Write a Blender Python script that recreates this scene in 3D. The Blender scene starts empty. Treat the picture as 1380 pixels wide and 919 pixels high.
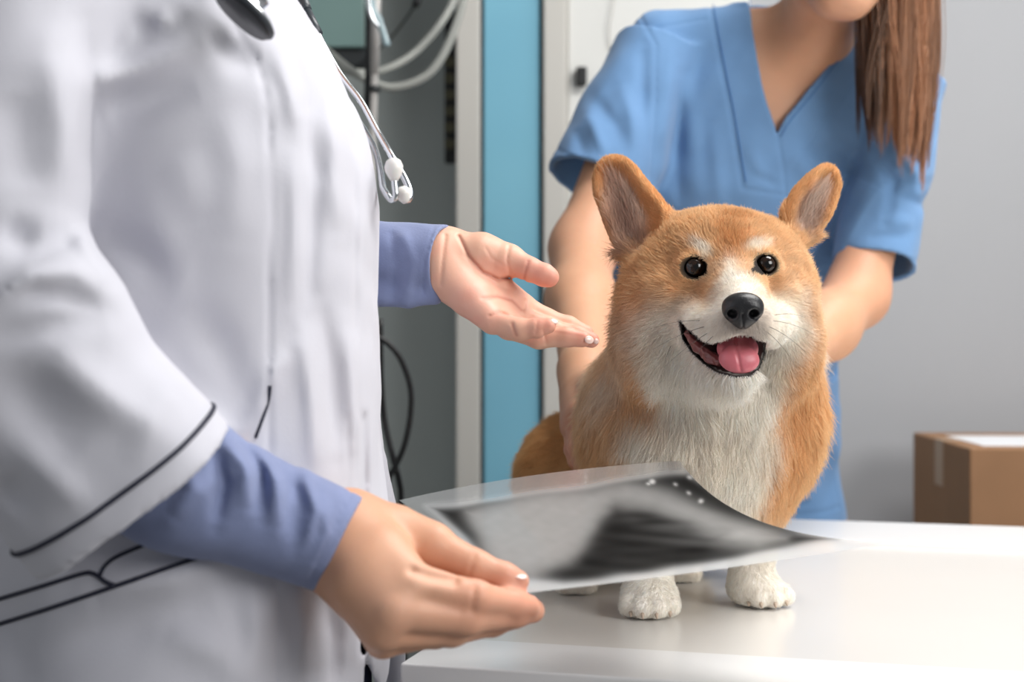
import bpy, bmesh, math, random
import numpy as np
from mathutils import Vector, Matrix

rng = np.random.default_rng(7)
random.seed(7)
COL = bpy.context.scene.collection

# ------------------------------------------------------------------ camera model (for laying out measurements taken from the photograph)
CAMZ = 1.15
F = 1380 * 50.0 / 36.0
def P(px, py, d):
    return np.array([(px - 690.0) * d / F, d, CAMZ - (py - 459.5) * d / F])
def PV(px, py, d):
    return Vector(P(px, py, d))
def to_px(p):
    y = np.maximum(p[:, 1], 0.05)
    return 690.0 + p[:, 0] * F / y, 459.5 - (p[:, 2] - CAMZ) * F / y

# ------------------------------------------------------------------ colour
def lin(c):
    out = []
    for v in c[:3]:
        v = v / 255.0
        out.append(v / 12.92 if v <= 0.04045 else ((v + 0.055) / 1.055) ** 2.4)
    return out
def lin4(c):
    return (*lin(c), 1.0)

# ------------------------------------------------------------------ signed distance sculpting
def cap(a, b, ra, rb):
    a = np.asarray(a, float); b = np.asarray(b, float)
    ab = b - a; L2 = float(ab @ ab) + 1e-12
    def f(p):
        q = p - a
        t = np.clip((q @ ab) / L2, 0, 1)
        return np.linalg.norm(q - t[:, None] * ab, axis=1) - (ra + (rb - ra) * t)
    lo = np.minimum(a - ra, b - rb); hi = np.maximum(a + ra, b + rb)
    return f, lo, hi

def cone(a, b, ra, rb, flat=1.0, side=(0, 1, 0)):
    """flat-capped tapered cylinder; flat scales the cross-section along `side`."""
    a = np.asarray(a, float); b = np.asarray(b, float)
    L = float(np.linalg.norm(b - a)); w = (b - a) / L
    s = np.asarray(side, float); s = s - w * (s @ w); s /= np.linalg.norm(s)
    u = np.cross(w, s)
    def f(p):
        q = p - a
        t = q @ w
        x = q @ u; y = (q @ s) / flat
        r = ra + (rb - ra) * np.clip(t / L, 0, 1)
        dr = (np.sqrt(x * x + y * y) - r) * min(1.0, flat)
        da = np.maximum(-t, t - L)
        return np.maximum(dr, da)
    R = max(ra, rb) * max(1, flat)
    return f, np.minimum(a, b) - R, np.maximum(a, b) + R

def basis(w, s):
    w = np.asarray(w, float); w = w / np.linalg.norm(w)
    s = np.asarray(s, float); s = s - w * (s @ w); s = s / np.linalg.norm(s)
    return np.stack([s, np.cross(w, s), w], axis=1)

def ell(c, r, R=None):
    """ellipsoid: radii r along columns of R."""
    c = np.asarray(c, float); r = np.asarray(r, float)
    R = np.eye(3) if R is None else np.asarray(R)
    def f(p):
        q = (p - c) @ R
        k0 = np.linalg.norm(q / r, axis=1)
        k1 = np.linalg.norm(q / (r * r), axis=1) + 1e-9
        return k0 * (k0 - 1.0) / k1
    m = np.abs(R) @ r
    return f, c - m, c + m

def smooth_table(keys, n=240, sig=4):
    keys = np.asarray(keys, float)
    z = np.linspace(keys[0, 0], keys[-1, 0], n)
    cols = [np.interp(z, keys[:, 0], keys[:, i]) for i in range(1, keys.shape[1])]
    k = np.exp(-0.5 * (np.arange(-3 * sig, 3 * sig + 1) / sig) ** 2); k /= k.sum()
    out = []
    for c in cols:
        e = np.concatenate([np.full(3 * sig, c[0]), c, np.full(3 * sig, c[-1])])
        out.append(np.convolve(e, k, 'valid'))
    return z, out

def loft(keys, power=2.0, axis=2):
    """stack of ellipses: rows (z, cx, cy, rx, ry), along z."""
    z, (cx, cy, rx, ry) = smooth_table(keys)
    def f(p):
        t = p[:, 2]
        X = (p[:, 0] - np.interp(t, z, cx)); Y = (p[:, 1] - np.interp(t, z, cy))
        a = np.interp(t, z, rx); b = np.interp(t, z, ry)
        if power == 2.0:
            k0 = np.sqrt((X / a) ** 2 + (Y / b) ** 2)
            k1 = np.sqrt((X / a ** 2) ** 2 + (Y / b ** 2) ** 2) + 1e-9
            d = k0 * (k0 - 1) / k1
        else:
            k0 = (np.abs(X / a) ** power + np.abs(Y / b) ** power) ** (1 / power)
            d = (k0 - 1) * np.minimum(a, b)
        return np.maximum(d, np.maximum(z[0] - t, t - z[-1]))
    M = max(rx.max(), ry.max())
    return f, np.array([cx.min() - rx.max(), cy.min() - ry.max(), z[0]]), np.array([cx.max() + rx.max(), cy.max() + ry.max(), z[-1]])

def seg_dist2d(px, py, pts, closed=False):
    pts = np.asarray(pts, float)
    best = np.full(px.shape, 1e9)
    n = len(pts)
    for i in range(n if closed else n - 1):
        a = pts[i]; b = pts[(i + 1) % n]
        ab = b - a; L2 = ab @ ab + 1e-9
        t = np.clip(((px - a[0]) * ab[0] + (py - a[1]) * ab[1]) / L2, 0, 1)
        best = np.minimum(best, np.hypot(px - a[0] - t * ab[0], py - a[1] - t * ab[1]))
    return best
def in_poly(px, py, pts):
    pts = np.asarray(pts, float)
    ins = np.zeros(px.shape, bool)
    n = len(pts); j = n - 1
    for i in range(n):
        xi, yi = pts[i]; xj, yj = pts[j]
        c = ((yi > py) != (yj > py)) & (px < (xj - xi) * (py - yi) / (yj - yi + 1e-12) + xi)
        ins ^= c
        j = i
    return ins
def poly_sd(px, py, pts):
    d = seg_dist2d(px, py, pts, True)
    return np.where(in_poly(px, py, pts), -d, d)

class SDF:
    def __init__(self):
        self.ops = []; self.late = []
    def add(self, prim, k=0.01):
        self.ops.append(('u', prim[0], prim[1] - k, prim[2] + k, k)); return self
    def sub(self, prim, k=0.004):
        self.ops.append(('s', prim[0], prim[1] - k, prim[2] + k, k)); return self
    def carve(self, prim, k=.001):
        """a hollow cut after all folds are in"""
        self.late.append(('s', prim[0], prim[1] - k, prim[2] + k, k)); return self
    def cutf(self, f, lo, hi, k=0.001):
        self.ops.append(('s', f, np.asarray(lo, float), np.asarray(hi, float), k)); return self
    def disp(self, f, lo, hi):
        self.ops.append(('d', f, np.asarray(lo, float), np.asarray(hi, float), 0)); return self
    def chain(self, pts, rad, k=0.004, kin=None):
        """tapered chain added as one limb (soft joints inside, blend k to the rest)."""
        prims = [cap(pts[i], pts[i + 1], rad[i], rad[i + 1]) for i in range(len(pts) - 1)]
        kk = kin if kin is not None else 0.003
        def f(p):
            d = prims[0][0](p)
            for q in prims[1:]:
                e = q[0](p); h = np.maximum(kk - np.abs(d - e), 0) / kk
                d = np.minimum(d, e) - h * h * kk * 0.25
            return d
        lo = np.min([q[1] for q in prims], axis=0); hi = np.max([q[2] for q in prims], axis=0)
        return self.add((f, lo, hi), k)
    def ridge(self, pts, width, amp, ymax=9, ymin=0, taper=False):
        """raise (amp>0) or groove (amp<0) the surface along a line measured on the photograph."""
        pts = np.asarray(pts, float)
        lo2 = pts.min(0) - 3 * width; hi2 = pts.max(0) + 3 * width
        def f(p):
            px, py = to_px(p)
            out = np.zeros(len(p))
            m = (px > lo2[0]) & (px < hi2[0]) & (py > lo2[1]) & (py < hi2[1]) & (p[:, 1] < ymax) & (p[:, 1] > ymin)
            if m.any():
                if taper:
                    L = np.concatenate([[0], np.cumsum(np.hypot(*np.diff(pts, axis=0).T))]); L /= L[-1]
                    best = np.full(m.sum(), 1e9); par = np.zeros(m.sum())
                    for i in range(len(pts) - 1):
                        a = pts[i]; ab = pts[i + 1] - a
                        t = np.clip(((px[m] - a[0]) * ab[0] + (py[m] - a[1]) * ab[1]) / (ab @ ab + 1e-9), 0, 1)
                        dd = np.hypot(px[m] - a[0] - t * ab[0], py[m] - a[1] - t * ab[1])
                        c = dd < best; best[c] = dd[c]; par[c] = (L[i] + (L[i + 1] - L[i]) * t)[c]
                    out[m] = -amp * np.sin(np.pi * np.clip(par, .04, .96)) ** .7 * np.exp(-0.5 * (best / width) ** 2)
                else:
                    d = seg_dist2d(px[m], py[m], pts)
                    out[m] = -amp * np.exp(-0.5 * (d / width) ** 2)
            return out
        c = [P(x, y, dd) for x in (lo2[0], hi2[0]) for y in (lo2[1], hi2[1]) for dd in (max(ymin, .5), min(ymax, 2.4))]
        return self.disp(f, np.min(c, 0), np.max(c, 0))
    def eval(self, p, cull=True):
        d = np.full(len(p), 1.0)
        if len(p) == 0: return d
        lo = p.min(0); hi = p.max(0)
        for kind, f, a, b, k in self.ops + self.late:
            if cull and (np.any(hi < a) or np.any(lo > b)):
                continue
            e = f(p)
            if kind == 'u':
                if k > 0:
                    h = np.maximum(k - np.abs(d - e), 0) / k
                    d = np.minimum(d, e) - h * h * k * 0.25
                else: d = np.minimum(d, e)
            elif kind == 's':
                e = -e
                if k > 0:
                    h = np.maximum(k - np.abs(d - e), 0) / k
                    d = np.maximum(d, e) + h * h * k * 0.25
                else: d = np.maximum(d, e)
            else:
                d = d + e
        return d
    def bounds(self):
        u = [o for o in self.ops if o[0] == 'u']
        return np.min([o[2] for o in u], 0), np.max([o[3] for o in u], 0)
    def mesh(self, vox, smooth=2, bounds=None, B=16):
        lo, hi = bounds if bounds is not None else self.bounds()
        lo = np.asarray(lo, float) - 2 * vox; hi = np.asarray(hi, float) + 2 * vox
        nb = np.ceil((hi - lo) / (vox * B)).astype(int)
        N = nb * B
        D = np.full(tuple(N), 1.0, np.float32)
        idx = np.indices(tuple(nb)).reshape(3, -1).T
        cen = lo + (idx * B + (B - 1) / 2) * vox
        R = vox * B * 0.87 * 1.25
        # centre distances, one by one group so culling stays safe
        dc = np.empty(len(cen))
        for s in range(0, len(cen), 4096):
            dc[s:s + 4096] = self.eval(cen[s:s + 4096], cull=False)
        g = np.indices((B, B, B)).reshape(3, -1).T * vox
        for (i, j, k), d in zip(idx, dc):
            sl = (slice(i * B, i * B + B), slice(j * B, j * B + B), slice(k * B, k * B + B))
            if abs(d) > R + 0.012:
                D[sl] = 1.0 if d > 0 else -1.0
            else:
                D[sl] = self.eval(lo + np.array([i, j, k]) * B * vox + g).reshape(B, B, B)
        return surface_nets(D, lo, vox, smooth)

def surface_nets(D, lo, vox, smooth=2):
    D[0] = D[-1] = 1; D[:, 0] = D[:, -1] = 1; D[:, :, 0] = D[:, :, -1] = 1
    S = D < 0
    n = np.array(D.shape)
    cnt = np.zeros(tuple(n - 1), np.int8)
    for a in (0, 1):
        for b in (0, 1):
            for c in (0, 1):
                cnt += S[a:n[0] - 1 + a, b:n[1] - 1 + b, c:n[2] - 1 + c]
    act = (cnt > 0) & (cnt < 8)
    I, J, K = np.nonzero(act)
    vid = np.full(act.shape, -1, np.int32); vid[I, J, K] = np.arange(len(I))
    acc = np.zeros((len(I), 3)); w = np.zeros(len(I))
    corners = [(a, b, c) for a in (0, 1) for b in (0, 1) for c in (0, 1)]
    for c0 in corners:
        for ax in range(3):
            if c0[ax]: continue
            c1 = list(c0); c1[ax] = 1
            d0 = D[I + c0[0], J + c0[1], K + c0[2]].astype(float); d1 = D[I + c1[0], J + c1[1], K + c1[2]].astype(float)
            m = (d0 < 0) != (d1 < 0)
            t = np.where(m, d0 / np.where(m, d0 - d1, 1), 0)
            pos = np.array(c0, float)[None] + t[:, None] * (np.array(c1) - np.array(c0))[None]
            acc += pos * m[:, None]; w += m
    V = lo + (np.stack([I, J, K], 1) + acc / w[:, None]) * vox
    quads = []
    for ax in range(3):
        b, c = [(1, 2), (2, 0), (0, 1)][ax]
        sl0 = [slice(1, -1)] * 3; sl1 = [slice(1, -1)] * 3
        sl0[ax] = slice(0, n[ax] - 1); sl1[ax] = slice(1, n[ax])
        s0 = S[tuple(sl0)]; s1 = S[tuple(sl1)]
        E = np.argwhere(s0 != s1)
        off = np.ones(3, int); off[ax] = 0
        E = E + off
        inside0 = S[E[:, 0], E[:, 1], E[:, 2]]
        eb = np.zeros(3, int); eb[b] = 1
        ec = np.zeros(3, int); ec[c] = 1
        def v(o):
            q = E - o; return vid[q[:, 0], q[:, 1], q[:, 2]]
        q = np.stack([v(eb + ec), v(ec), v(0 * eb), v(eb)], 1)
        q[~inside0] = q[~inside0][:, ::-1]
        quads.append(q)
    Q = np.concatenate(quads)
    Q = Q[(Q >= 0).all(1)]
    for it in range(smooth):
        V = relax(V, Q, 0.5)
        V = relax(V, Q, -0.48)
    return V, Q

def relax(V, Q, lam):
    nx = np.roll(Q, -1, 1).ravel(); pv = Q.ravel()
    s = np.zeros_like(V); c = np.bincount(pv, minlength=len(V)) + np.bincount(nx, minlength=len(V))
    for a in range(3):
        s[:, a] = np.bincount(pv, weights=V[nx, a], minlength=len(V)) + np.bincount(nx, weights=V[pv, a], minlength=len(V))
    m = c > 0
    out = V.copy()
    out[m] += lam * (s[m] / c[m][:, None] - V[m])
    return out

def vnormals(V, Q):
    a = V[Q[:, 2]] - V[Q[:, 0]]; b = V[Q[:, 3 if Q.shape[1] > 3 else 1]] - V[Q[:, 1 if Q.shape[1] > 3 else 0]]
    fn = np.cross(a, b)
    nn = np.zeros_like(V)
    for c in range(Q.shape[1]):
        for ax in range(3):
            nn[:, ax] += np.bincount(Q[:, c], weights=fn[:, ax], minlength=len(V))
    return nn / (np.linalg.norm(nn, axis=1, keepdims=True) + 1e-12)

def trace(sdf, pix, d0, d1, steps=160):
    """where the sight lines through the given photo points meet a sculpted form (for laying seams on it)."""
    pix = np.asarray(pix, float)
    dirs = np.stack([(pix[:, 0] - 690) / F, np.ones(len(pix)), -(pix[:, 1] - 459.5) / F], 1)
    y = np.full(len(pix), d0)
    for _ in range(steps):
        p = dirs * y[:, None]; p[:, 2] += CAMZ
        d = sdf.eval(p, cull=False)
        y = np.minimum(y + np.clip(d, -0.01, 0.03) * 0.7, d1)
    p = dirs * y[:, None]; p[:, 2] += CAMZ
    return p
def resample(pts, step):
    pts = np.asarray(pts, float)
    L = np.concatenate([[0], np.cumsum(np.linalg.norm(np.diff(pts, axis=0), axis=1))])
    n = max(2, int(L[-1] / step) + 1)
    t = np.linspace(0, L[-1], n)
    return np.stack([np.interp(t, L, pts[:, i]) for i in range(pts.shape[1])], 1)
def spline(pts, n=8):
    """Catmull-Rom through points."""
    pts = np.asarray(pts, float)
    q = np.concatenate([[2 * pts[0] - pts[1]], pts, [2 * pts[-1] - pts[-2]]])
    out = []
    for i in range(1, len(q) - 2):
        for t in np.linspace(0, 1, n, endpoint=False):
            a, b, c, d = q[i - 1], q[i], q[i + 1], q[i + 2]
            out.append(0.5 * ((2 * b) + (-a + c) * t + (2 * a - 5 * b + 4 * c - d) * t * t + (-a + 3 * b - 3 * c + d) * t ** 3))
    out.append(pts[-1])
    return np.array(out)

def wob(p, s, seed=0):
    """cheap smooth noise, about -1..1"""
    r = np.random.default_rng(seed)
    out = np.zeros(len(p))
    for i in range(5):
        k = r.normal(size=3); k /= np.linalg.norm(k)
        k2 = r.normal(size=3); k2 /= np.linalg.norm(k2)
        out += np.sin((p @ k) * s * (1 + .35 * i) + r.uniform(0, 6) + 1.3 * np.sin((p @ k2) * s * .7 + r.uniform(0, 6)))
    return out / 3.0

# ------------------------------------------------------------------ mesh objects
def link(o, parent=None):
    COL.objects.link(o)
    if parent is not None:
        o.parent = parent
        o.matrix_parent_inverse = Matrix.Translation(-parent.location)
    return o
def np_mesh(name, V, Q, mat, parent=None, col=None, smooth=True):
    me = bpy.data.meshes.new(name)
    n = Q.shape[1]
    me.vertices.add(len(V)); me.vertices.foreach_set('co', np.asarray(V, np.float32).ravel())
    me.loops.add(Q.size); me.loops.foreach_set('vertex_index', np.asarray(Q, np.int32).ravel())
    me.polygons.add(len(Q)); me.polygons.foreach_set('loop_start', np.arange(0, Q.size, n, dtype=np.int32))
    me.update(calc_edges=True); me.validate()
    me.polygons.foreach_set('use_smooth', np.full(len(me.polygons), smooth))
    if col is not None:
        at = me.color_attributes.new('tint', 'FLOAT_COLOR', 'POINT')
        c = np.ones((len(V), 4), np.float32); c[:, :3] = col
        at.data.foreach_set('color', c.ravel())
    o = bpy.data.objects.new(name, me)
    if mat: me.materials.append(mat)
    return link(o, parent)
def bm_obj(name, bm, mat, parent=None, smooth=False):
    me = bpy.data.meshes.new(name)
    bmesh.ops.recalc_face_normals(bm, faces=bm.faces)
    bm.to_mesh(me); bm.free()
    for p in me.polygons: p.use_smooth = smooth
    if mat: me.materials.append(mat)
    o = bpy.data.objects.new(name, me)
    return link(o, parent)
def empty(name, loc):
    o = bpy.data.objects.new(name, None); COL.objects.link(o)
    o.location = loc; o.empty_display_size = .05
    return o
def tag(o, label=None, cat=None, group=None, kind=None):
    if label: o['label'] = label
    if cat: o['category'] = cat
    if group: o['group'] = group
    if kind: o['kind'] = kind
    return o
def add_box(bm, lo, hi, M=None, bev=0.0, seg=2):
    r = bmesh.ops.create_cube(bm, size=1.0)
    vs = r['verts']
    lo = Vector(lo); hi = Vector(hi)
    for v in vs:
        v.co = Vector(((lo.x + hi.x) / 2 + v.co.x * (hi.x - lo.x), (lo.y + hi.y) / 2 + v.co.y * (hi.y - lo.y), (lo.z + hi.z) / 2 + v.co.z * (hi.z - lo.z)))
    if bev > 0:
        es = list({e for v in vs for e in v.link_edges})
        r = bmesh.ops.bevel(bm, geom=es, offset=bev, segments=seg, profile=.5, affect='EDGES')
        vs = list({v for f in r['faces'] for v in f.verts} | {v for v in vs if v.is_valid})
    if M is not None:
        vs = [v for v in bm.verts if v in set(vs)]
        for v in vs: v.co = M @ v.co
    return vs
def tube(pts, rad, sides=12, caps=True):
    """swept tube -> V, Q-list (quads)"""
    pts = np.asarray(pts, float); n = len(pts)
    rad = np.full(n, rad) if np.isscalar(rad) else np.asarray(rad, float)
    T = np.gradient(pts, axis=0); T /= np.linalg.norm(T, axis=1, keepdims=True) + 1e-12
    u = np.cross(T[0], [0.3, 0.2, 0.9]); u /= np.linalg.norm(u)
    V = []
    for i in range(n):
        u = u - T[i] * (u @ T[i]); u /= np.linalg.norm(u)
        w = np.cross(T[i], u)
        a = np.linspace(0, 2 * np.pi, sides, endpoint=False)
        V.append(pts[i] + rad[i] * (np.cos(a)[:, None] * u + np.sin(a)[:, None] * w))
    V = np.concatenate(V)
    Q = []
    for i in range(n - 1):
        for j in range(sides):
            k = (j + 1) % sides
            Q.append((i * sides + j, i * sides + k, (i + 1) * sides + k, (i + 1) * sides + j))
    return V, Q
def tube_obj(name, pts, rad, mat, parent=None, sides=12):
    V, Q = tube(pts, rad, sides)
    bm = bmesh.new()
    vs = [bm.verts.new(v) for v in V]
    for q in Q: bm.faces.new([vs[i] for i in q])
    bm.faces.new(vs[:sides]); bm.faces.new(vs[-sides:])
    return bm_obj(name, bm, mat, parent, smooth=True)
def lathe(bm, prof, c, w, seg=32):
    """revolve (r, h) profile about axis w through c"""
    B = basis(w, (0.31, 0.2, 0.93) if abs(np.dot(np.asarray(w) / np.linalg.norm(w), (0.31, .2, .93))) < .95 else (1, 0, 0))
    rings = []
    for r, h in prof:
        ring = []
        for j in range(seg):
            a = 2 * math.pi * j / seg
            ring.append(bm.verts.new(np.asarray(c) + B[:, 0] * r * math.cos(a) + B[:, 1] * r * math.sin(a) + B[:, 2] * h))
        rings.append(ring)
    for a, b in zip(rings, rings[1:]):
        for j in range(seg):
            bm.faces.new((a[j], a[(j + 1) % seg], b[(j + 1) % seg], b[j]))
    bm.faces.new(rings[0][::-1]); bm.faces.new(rings[-1])
def hair_obj(name, pts, rad, cols, mat, parent=None):
    """pts (n, m, 3) strands; rad (m,) or (n, m); cols (n, 3)"""
    n, m, _ = pts.shape
    cu = bpy.data.hair_curves.new(name)
    cu.add_curves([m] * n)
    cu.attributes['position'].data.foreach_set('vector', pts.astype(np.float32).ravel())
    ra = cu.attributes.get('radius') or cu.attributes.new('radius', 'FLOAT', 'POINT')
    rr = np.broadcast_to(rad, (n, m)) if np.ndim(rad) < 2 else rad
    ra.data.foreach_set('value', np.ascontiguousarray(rr, dtype=np.float32).ravel())
    at = cu.attributes.new('tint', 'FLOAT_COLOR', 'CURVE')
    c = np.ones((n, 4), np.float32); c[:, :3] = cols
    at.data.foreach_set('color', c.ravel())
    cu.materials.append(mat)
    o = bpy.data.objects.new(name, cu)
    return link(o, parent)

# ------------------------------------------------------------------ materials
def new_mat(name):
    m = bpy.data.materials.new(name); m.use_nodes = True
    nt = m.node_tree
    return m, nt, nt.nodes['Principled BSDF']
def mat(name, color, rough=.5, metal=0, noise=None, bump=None, sheen=0, sss=0, spec=.5, coat=0, tint=False, var=0.0, varscale=8, weave=None):
    m, nt, b = new_mat(name)
    N, L = nt.nodes, nt.links
    b.inputs['Roughness'].default_value = rough
    b.inputs['Metallic'].default_value = metal
    b.inputs['Specular IOR Level'].default_value = spec
    b.inputs['Coat Weight'].default_value = coat
    if sheen:
        b.inputs['Sheen Weight'].default_value = sheen
        b.inputs['Sheen Roughness'].default_value = .5
    tc = N.new('ShaderNodeTexCoord')
    src = None
    if tint:
        a = N.new('ShaderNodeAttribute'); a.attribute_name = 'tint'; src = a.outputs['Color']
    else:
        c = N.new('ShaderNodeRGB'); c.outputs[0].default_value = lin4(color); src = c.outputs[0]
    if var:
        no = N.new('ShaderNodeTexNoise'); no.inputs['Scale'].default_value = varscale; no.inputs['Detail'].default_value = 4
        L.new(tc.outputs['Object'], no.inputs['Vector'])
        mr = N.new('ShaderNodeMapRange'); mr.inputs[1].default_value = .3; mr.inputs[2].default_value = .7
        mr.inputs[3].default_value = 1 - var; mr.inputs[4].default_value = 1 + var
        L.new(no.outputs['Fac'], mr.inputs[0])
        mx = N.new('ShaderNodeVectorMath'); mx.operation = 'SCALE'
        L.new(src, mx.inputs[0]); L.new(mr.outputs[0], mx.inputs['Scale']); src = mx.outputs[0]
    L.new(src, b.inputs['Base Color'])
    if sss:
        b.inputs['Subsurface Weight'].default_value = sss
        b.inputs['Subsurface Radius'].default_value = (.9, .35, .2)
        b.inputs['Subsurface Scale'].default_value = .006
    if bump:
        sc, st, dist = bump
        no = N.new('ShaderNodeTexNoise'); no.inputs['Scale'].default_value = sc; no.inputs['Detail'].default_value = 5
        L.new(tc.outputs['Object'], no.inputs['Vector'])
        bp = N.new('ShaderNodeBump'); bp.inputs['Strength'].default_value = st; bp.inputs['Distance'].default_value = dist
        L.new(no.outputs['Fac'], bp.inputs['Height']); L.new(bp.outputs[0], b.inputs['Normal'])
        if weave:
            w = N.new('ShaderNodeTexWave'); w.inputs['Scale'].default_value = weave; w.bands_direction = 'DIAGONAL'
            w.inputs['Distortion'].default_value = 2
            L.new(tc.outputs['Object'], w.inputs['Vector'])
            b2 = N.new('ShaderNodeBump'); b2.inputs['Strength'].default_value = .25; b2.inputs['Distance'].default_value = .0006
            L.new(w.outputs['Fac'], b2.inputs['Height']); L.new(bp.outputs[0], b2.inputs['Normal']); L.new(b2.outputs[0], b.inputs['Normal'])
    return m

def stitch_bodies(bm, planes):
    """bm holds a coarse body and finer limb ends, each open at a plane; sew the two rims of each plane together."""
    for (c, w, s) in planes:
        B = basis(w, s); c = Vector(c)
        rims = []
        edges = [e for e in bm.edges if e.is_boundary and all((v.co - c).length < .12 and abs((v.co - c).dot(Vector(B[:, 2]))) < .02 for v in e.verts)]
        todo = set(edges)
        while todo:
            e = todo.pop(); loop = [e.verts[0], e.verts[1]]
            while True:
                nx = [x for x in loop[-1].link_edges if x in todo]
                if not nx: break
                todo.discard(nx[0]); loop.append(nx[0].other_vert(loop[-1]))
            if loop[0] == loop[-1]: loop.pop()
            rims.append(loop)
        rims.sort(key=len, reverse=True)
        if len(rims) < 2:
            print('stitch: rims', len(rims)); continue
        out = []
        for r in rims[:2]:
            ang = [math.atan2((v.co - c).dot(Vector(B[:, 1])), (v.co - c).dot(Vector(B[:, 0]))) for v in r]
            tot = sum(((ang[(i + 1) % len(r)] - ang[i] + math.pi) % (2 * math.pi)) - math.pi for i in range(len(r)))
            if tot < 0: r = r[::-1]; ang = ang[::-1]
            k = min(range(len(r)), key=lambda i: ang[i])
            r = r[k:] + r[:k]; ang = ang[k:] + ang[:k]
            out.append((r, ang))
        (ra, aa), (rb, ab) = out
        i = j = 0
        while i < len(ra) or j < len(rb):
            na = aa[i + 1] if i + 1 < len(ra) else aa[0] + 2 * math.pi
            nb = ab[j + 1] if j + 1 < len(rb) else ab[0] + 2 * math.pi
            va, vb = ra[i % len(ra)], rb[j % len(rb)]
            if j >= len(rb) or (i < len(ra) and na <= nb):
                tri = (va, ra[(i + 1) % len(ra)], vb); i += 1
            else:
                tri = (va, rb[(j + 1) % len(rb)], vb); j += 1
            if len(set(tri)) == 3:
                try: bm.faces.new(tri)
                except ValueError: pass
def to_bm(bm, V, Q, clip=None):
    """add a numpy mesh to bm after clipping it with planes (point, normal): the side the normal points to is removed."""
    b2 = bmesh.new()
    vs = [b2.verts.new(v) for v in V]
    b2.verts.ensure_lookup_table()
    for q in Q:
        try: b2.faces.new([vs[i] for i in q])
        except ValueError: pass
    for (c, w, rad) in clip or []:
        c = Vector(c); w = Vector(w).normalized()
        fs = [f for f in b2.faces if (f.calc_center_median() - c).length < rad]
        geom = fs + list({e for f in fs for e in f.edges}) + list({v for f in fs for v in f.verts})
        bmesh.ops.bisect_plane(b2, geom=geom, plane_co=c, plane_no=w, clear_outer=False, dist=1e-6)
        dele = [v for v in b2.verts if (v.co - c).dot(w) > 1e-5 and (v.co - c).length < rad + .02]
        bmesh.ops.delete(b2, geom=dele, context='VERTS')
    me = bpy.data.meshes.new('t'); b2.to_mesh(me); b2.free()
    bm.from_mesh(me); bpy.data.meshes.remove(me)
# ------------------------------------------------------------------ room shell and what stands along its walls
M_wall = mat('wall_paint', (176, 177, 180), .75, bump=(180, .08, .002), var=.02, varscale=2)
M_recess = mat('recess_paint', (198, 206, 204), .7, bump=(160, .08, .002), var=.03, varscale=2)
M_white = mat('white_panel', (226, 226, 222), .45)
M_trim = mat('cream_trim', (204, 201, 194), .5)
M_black = mat('black_rubber', (22, 23, 25), .55)
M_cable = mat('black_cable', (18, 19, 21), .4)
M_hose = mat('grey_hose', (168, 170, 164), .45)
M_chrome = mat('chrome', (225, 228, 232), .13, 1)
M_steel = mat('steel', (206, 202, 198), .35, .45)
M_floor = mat('floor_vinyl', (150, 150, 148), .5, var=.05, varscale=6)
M_darkbox = mat('dark_plastic', (44, 48, 50), .5)

def struct(name, lo, hi, m, bev=0.0, parent=None):
    bm = bmesh.new(); add_box(bm, lo, hi, bev=bev)
    return tag(bm_obj(name, bm, m, parent), kind='structure' if parent is None else None)
def bx(name, lo, hi, m, parent, bev=.002):
    bm = bmesh.new(); add_box(bm, lo, hi, bev=bev)
    return bm_obj(name, bm, m, parent)

WY = 2.80
def wx(px, d=WY): return (px - 690) * d / F
struct('floor', (-2.4, -1.5, -.05), (2.6, 3.4, 0), M_floor)
struct('wall_back', (wx(763), WY + .05, 0), (2.6, WY + .15, 2.7), M_wall)
struct('wall_recess', (-2.4, 3.15, 0), (wx(763), 3.25, 2.7), M_recess)
struct('wall_right', (2.5, -1.5, 0), (2.6, WY + .05, 2.7), M_wall)
struct('wall_left', (-2.4, -1.5, 0), (-2.3, 3.15, 2.7), M_wall)
struct('trim_1', (wx(615), WY - .02, 0), (wx(647.5), WY + .3, 2.7), M_trim, .004)
struct('trim_2', (wx(732), WY - .02, 0), (wx(763), WY + .3, 2.7), M_trim, .004)
# pale blue door leaf in its black gasket
m, nt, b = new_mat('blue_door')
N, L = nt.nodes, nt.links
tc = N.new('ShaderNodeTexCoord'); no = N.new('ShaderNodeTexNoise'); no.inputs['Scale'].default_value = 3
L.new(tc.outputs['Object'], no.inputs['Vector'])
cr = N.new('ShaderNodeValToRGB'); cr.color_ramp.elements[0].position = .3; cr.color_ramp.elements[1].position = .7
cr.color_ramp.elements[0].color = lin4((124, 186, 210)); cr.color_ramp.elements[1].color = lin4((132, 194, 216))
L.new(no.outputs['Fac'], cr.inputs[0]); L.new(cr.outputs[0], b.inputs['Base Color']); b.inputs['Roughness'].default_value = .42
d = struct('door_1', (wx(651.5), WY, 0), (wx(728), WY + .05, 2.7), m, .003)
bx('gasket', (wx(647.5), WY - .004, 0), (wx(651.5), WY + .05, 2.7), M_black, d, .001)
bx('gasket', (wx(728), WY - .004, 0), (wx(732), WY + .05, 2.7), M_black, d, .001)
# white door beside it, its lever latch half hidden behind the nurse's sleeve
d = struct('door_2', (wx(763), WY - .005, 0), (wx(1010), WY + .05, 2.7), M_white, .004)
bx('latch', (wx(776), WY - .03, CAMZ + .50), (wx(790), WY - .005, CAMZ + .535), M_black, d, .003)
bx('seam', (wx(766), WY - .0075, 0), (wx(767.2), WY - .004, 2.7), M_trim, d, .0005)
V = spline([P(829, -20, WY - .02), P(826, 10, WY - .02), P(822, 34, WY - .02), P(822, 60, WY - .012), P(828, 80, WY - .008)])
tube_obj('pull_cord', V, .0014, M_trim, d, 8)

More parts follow.
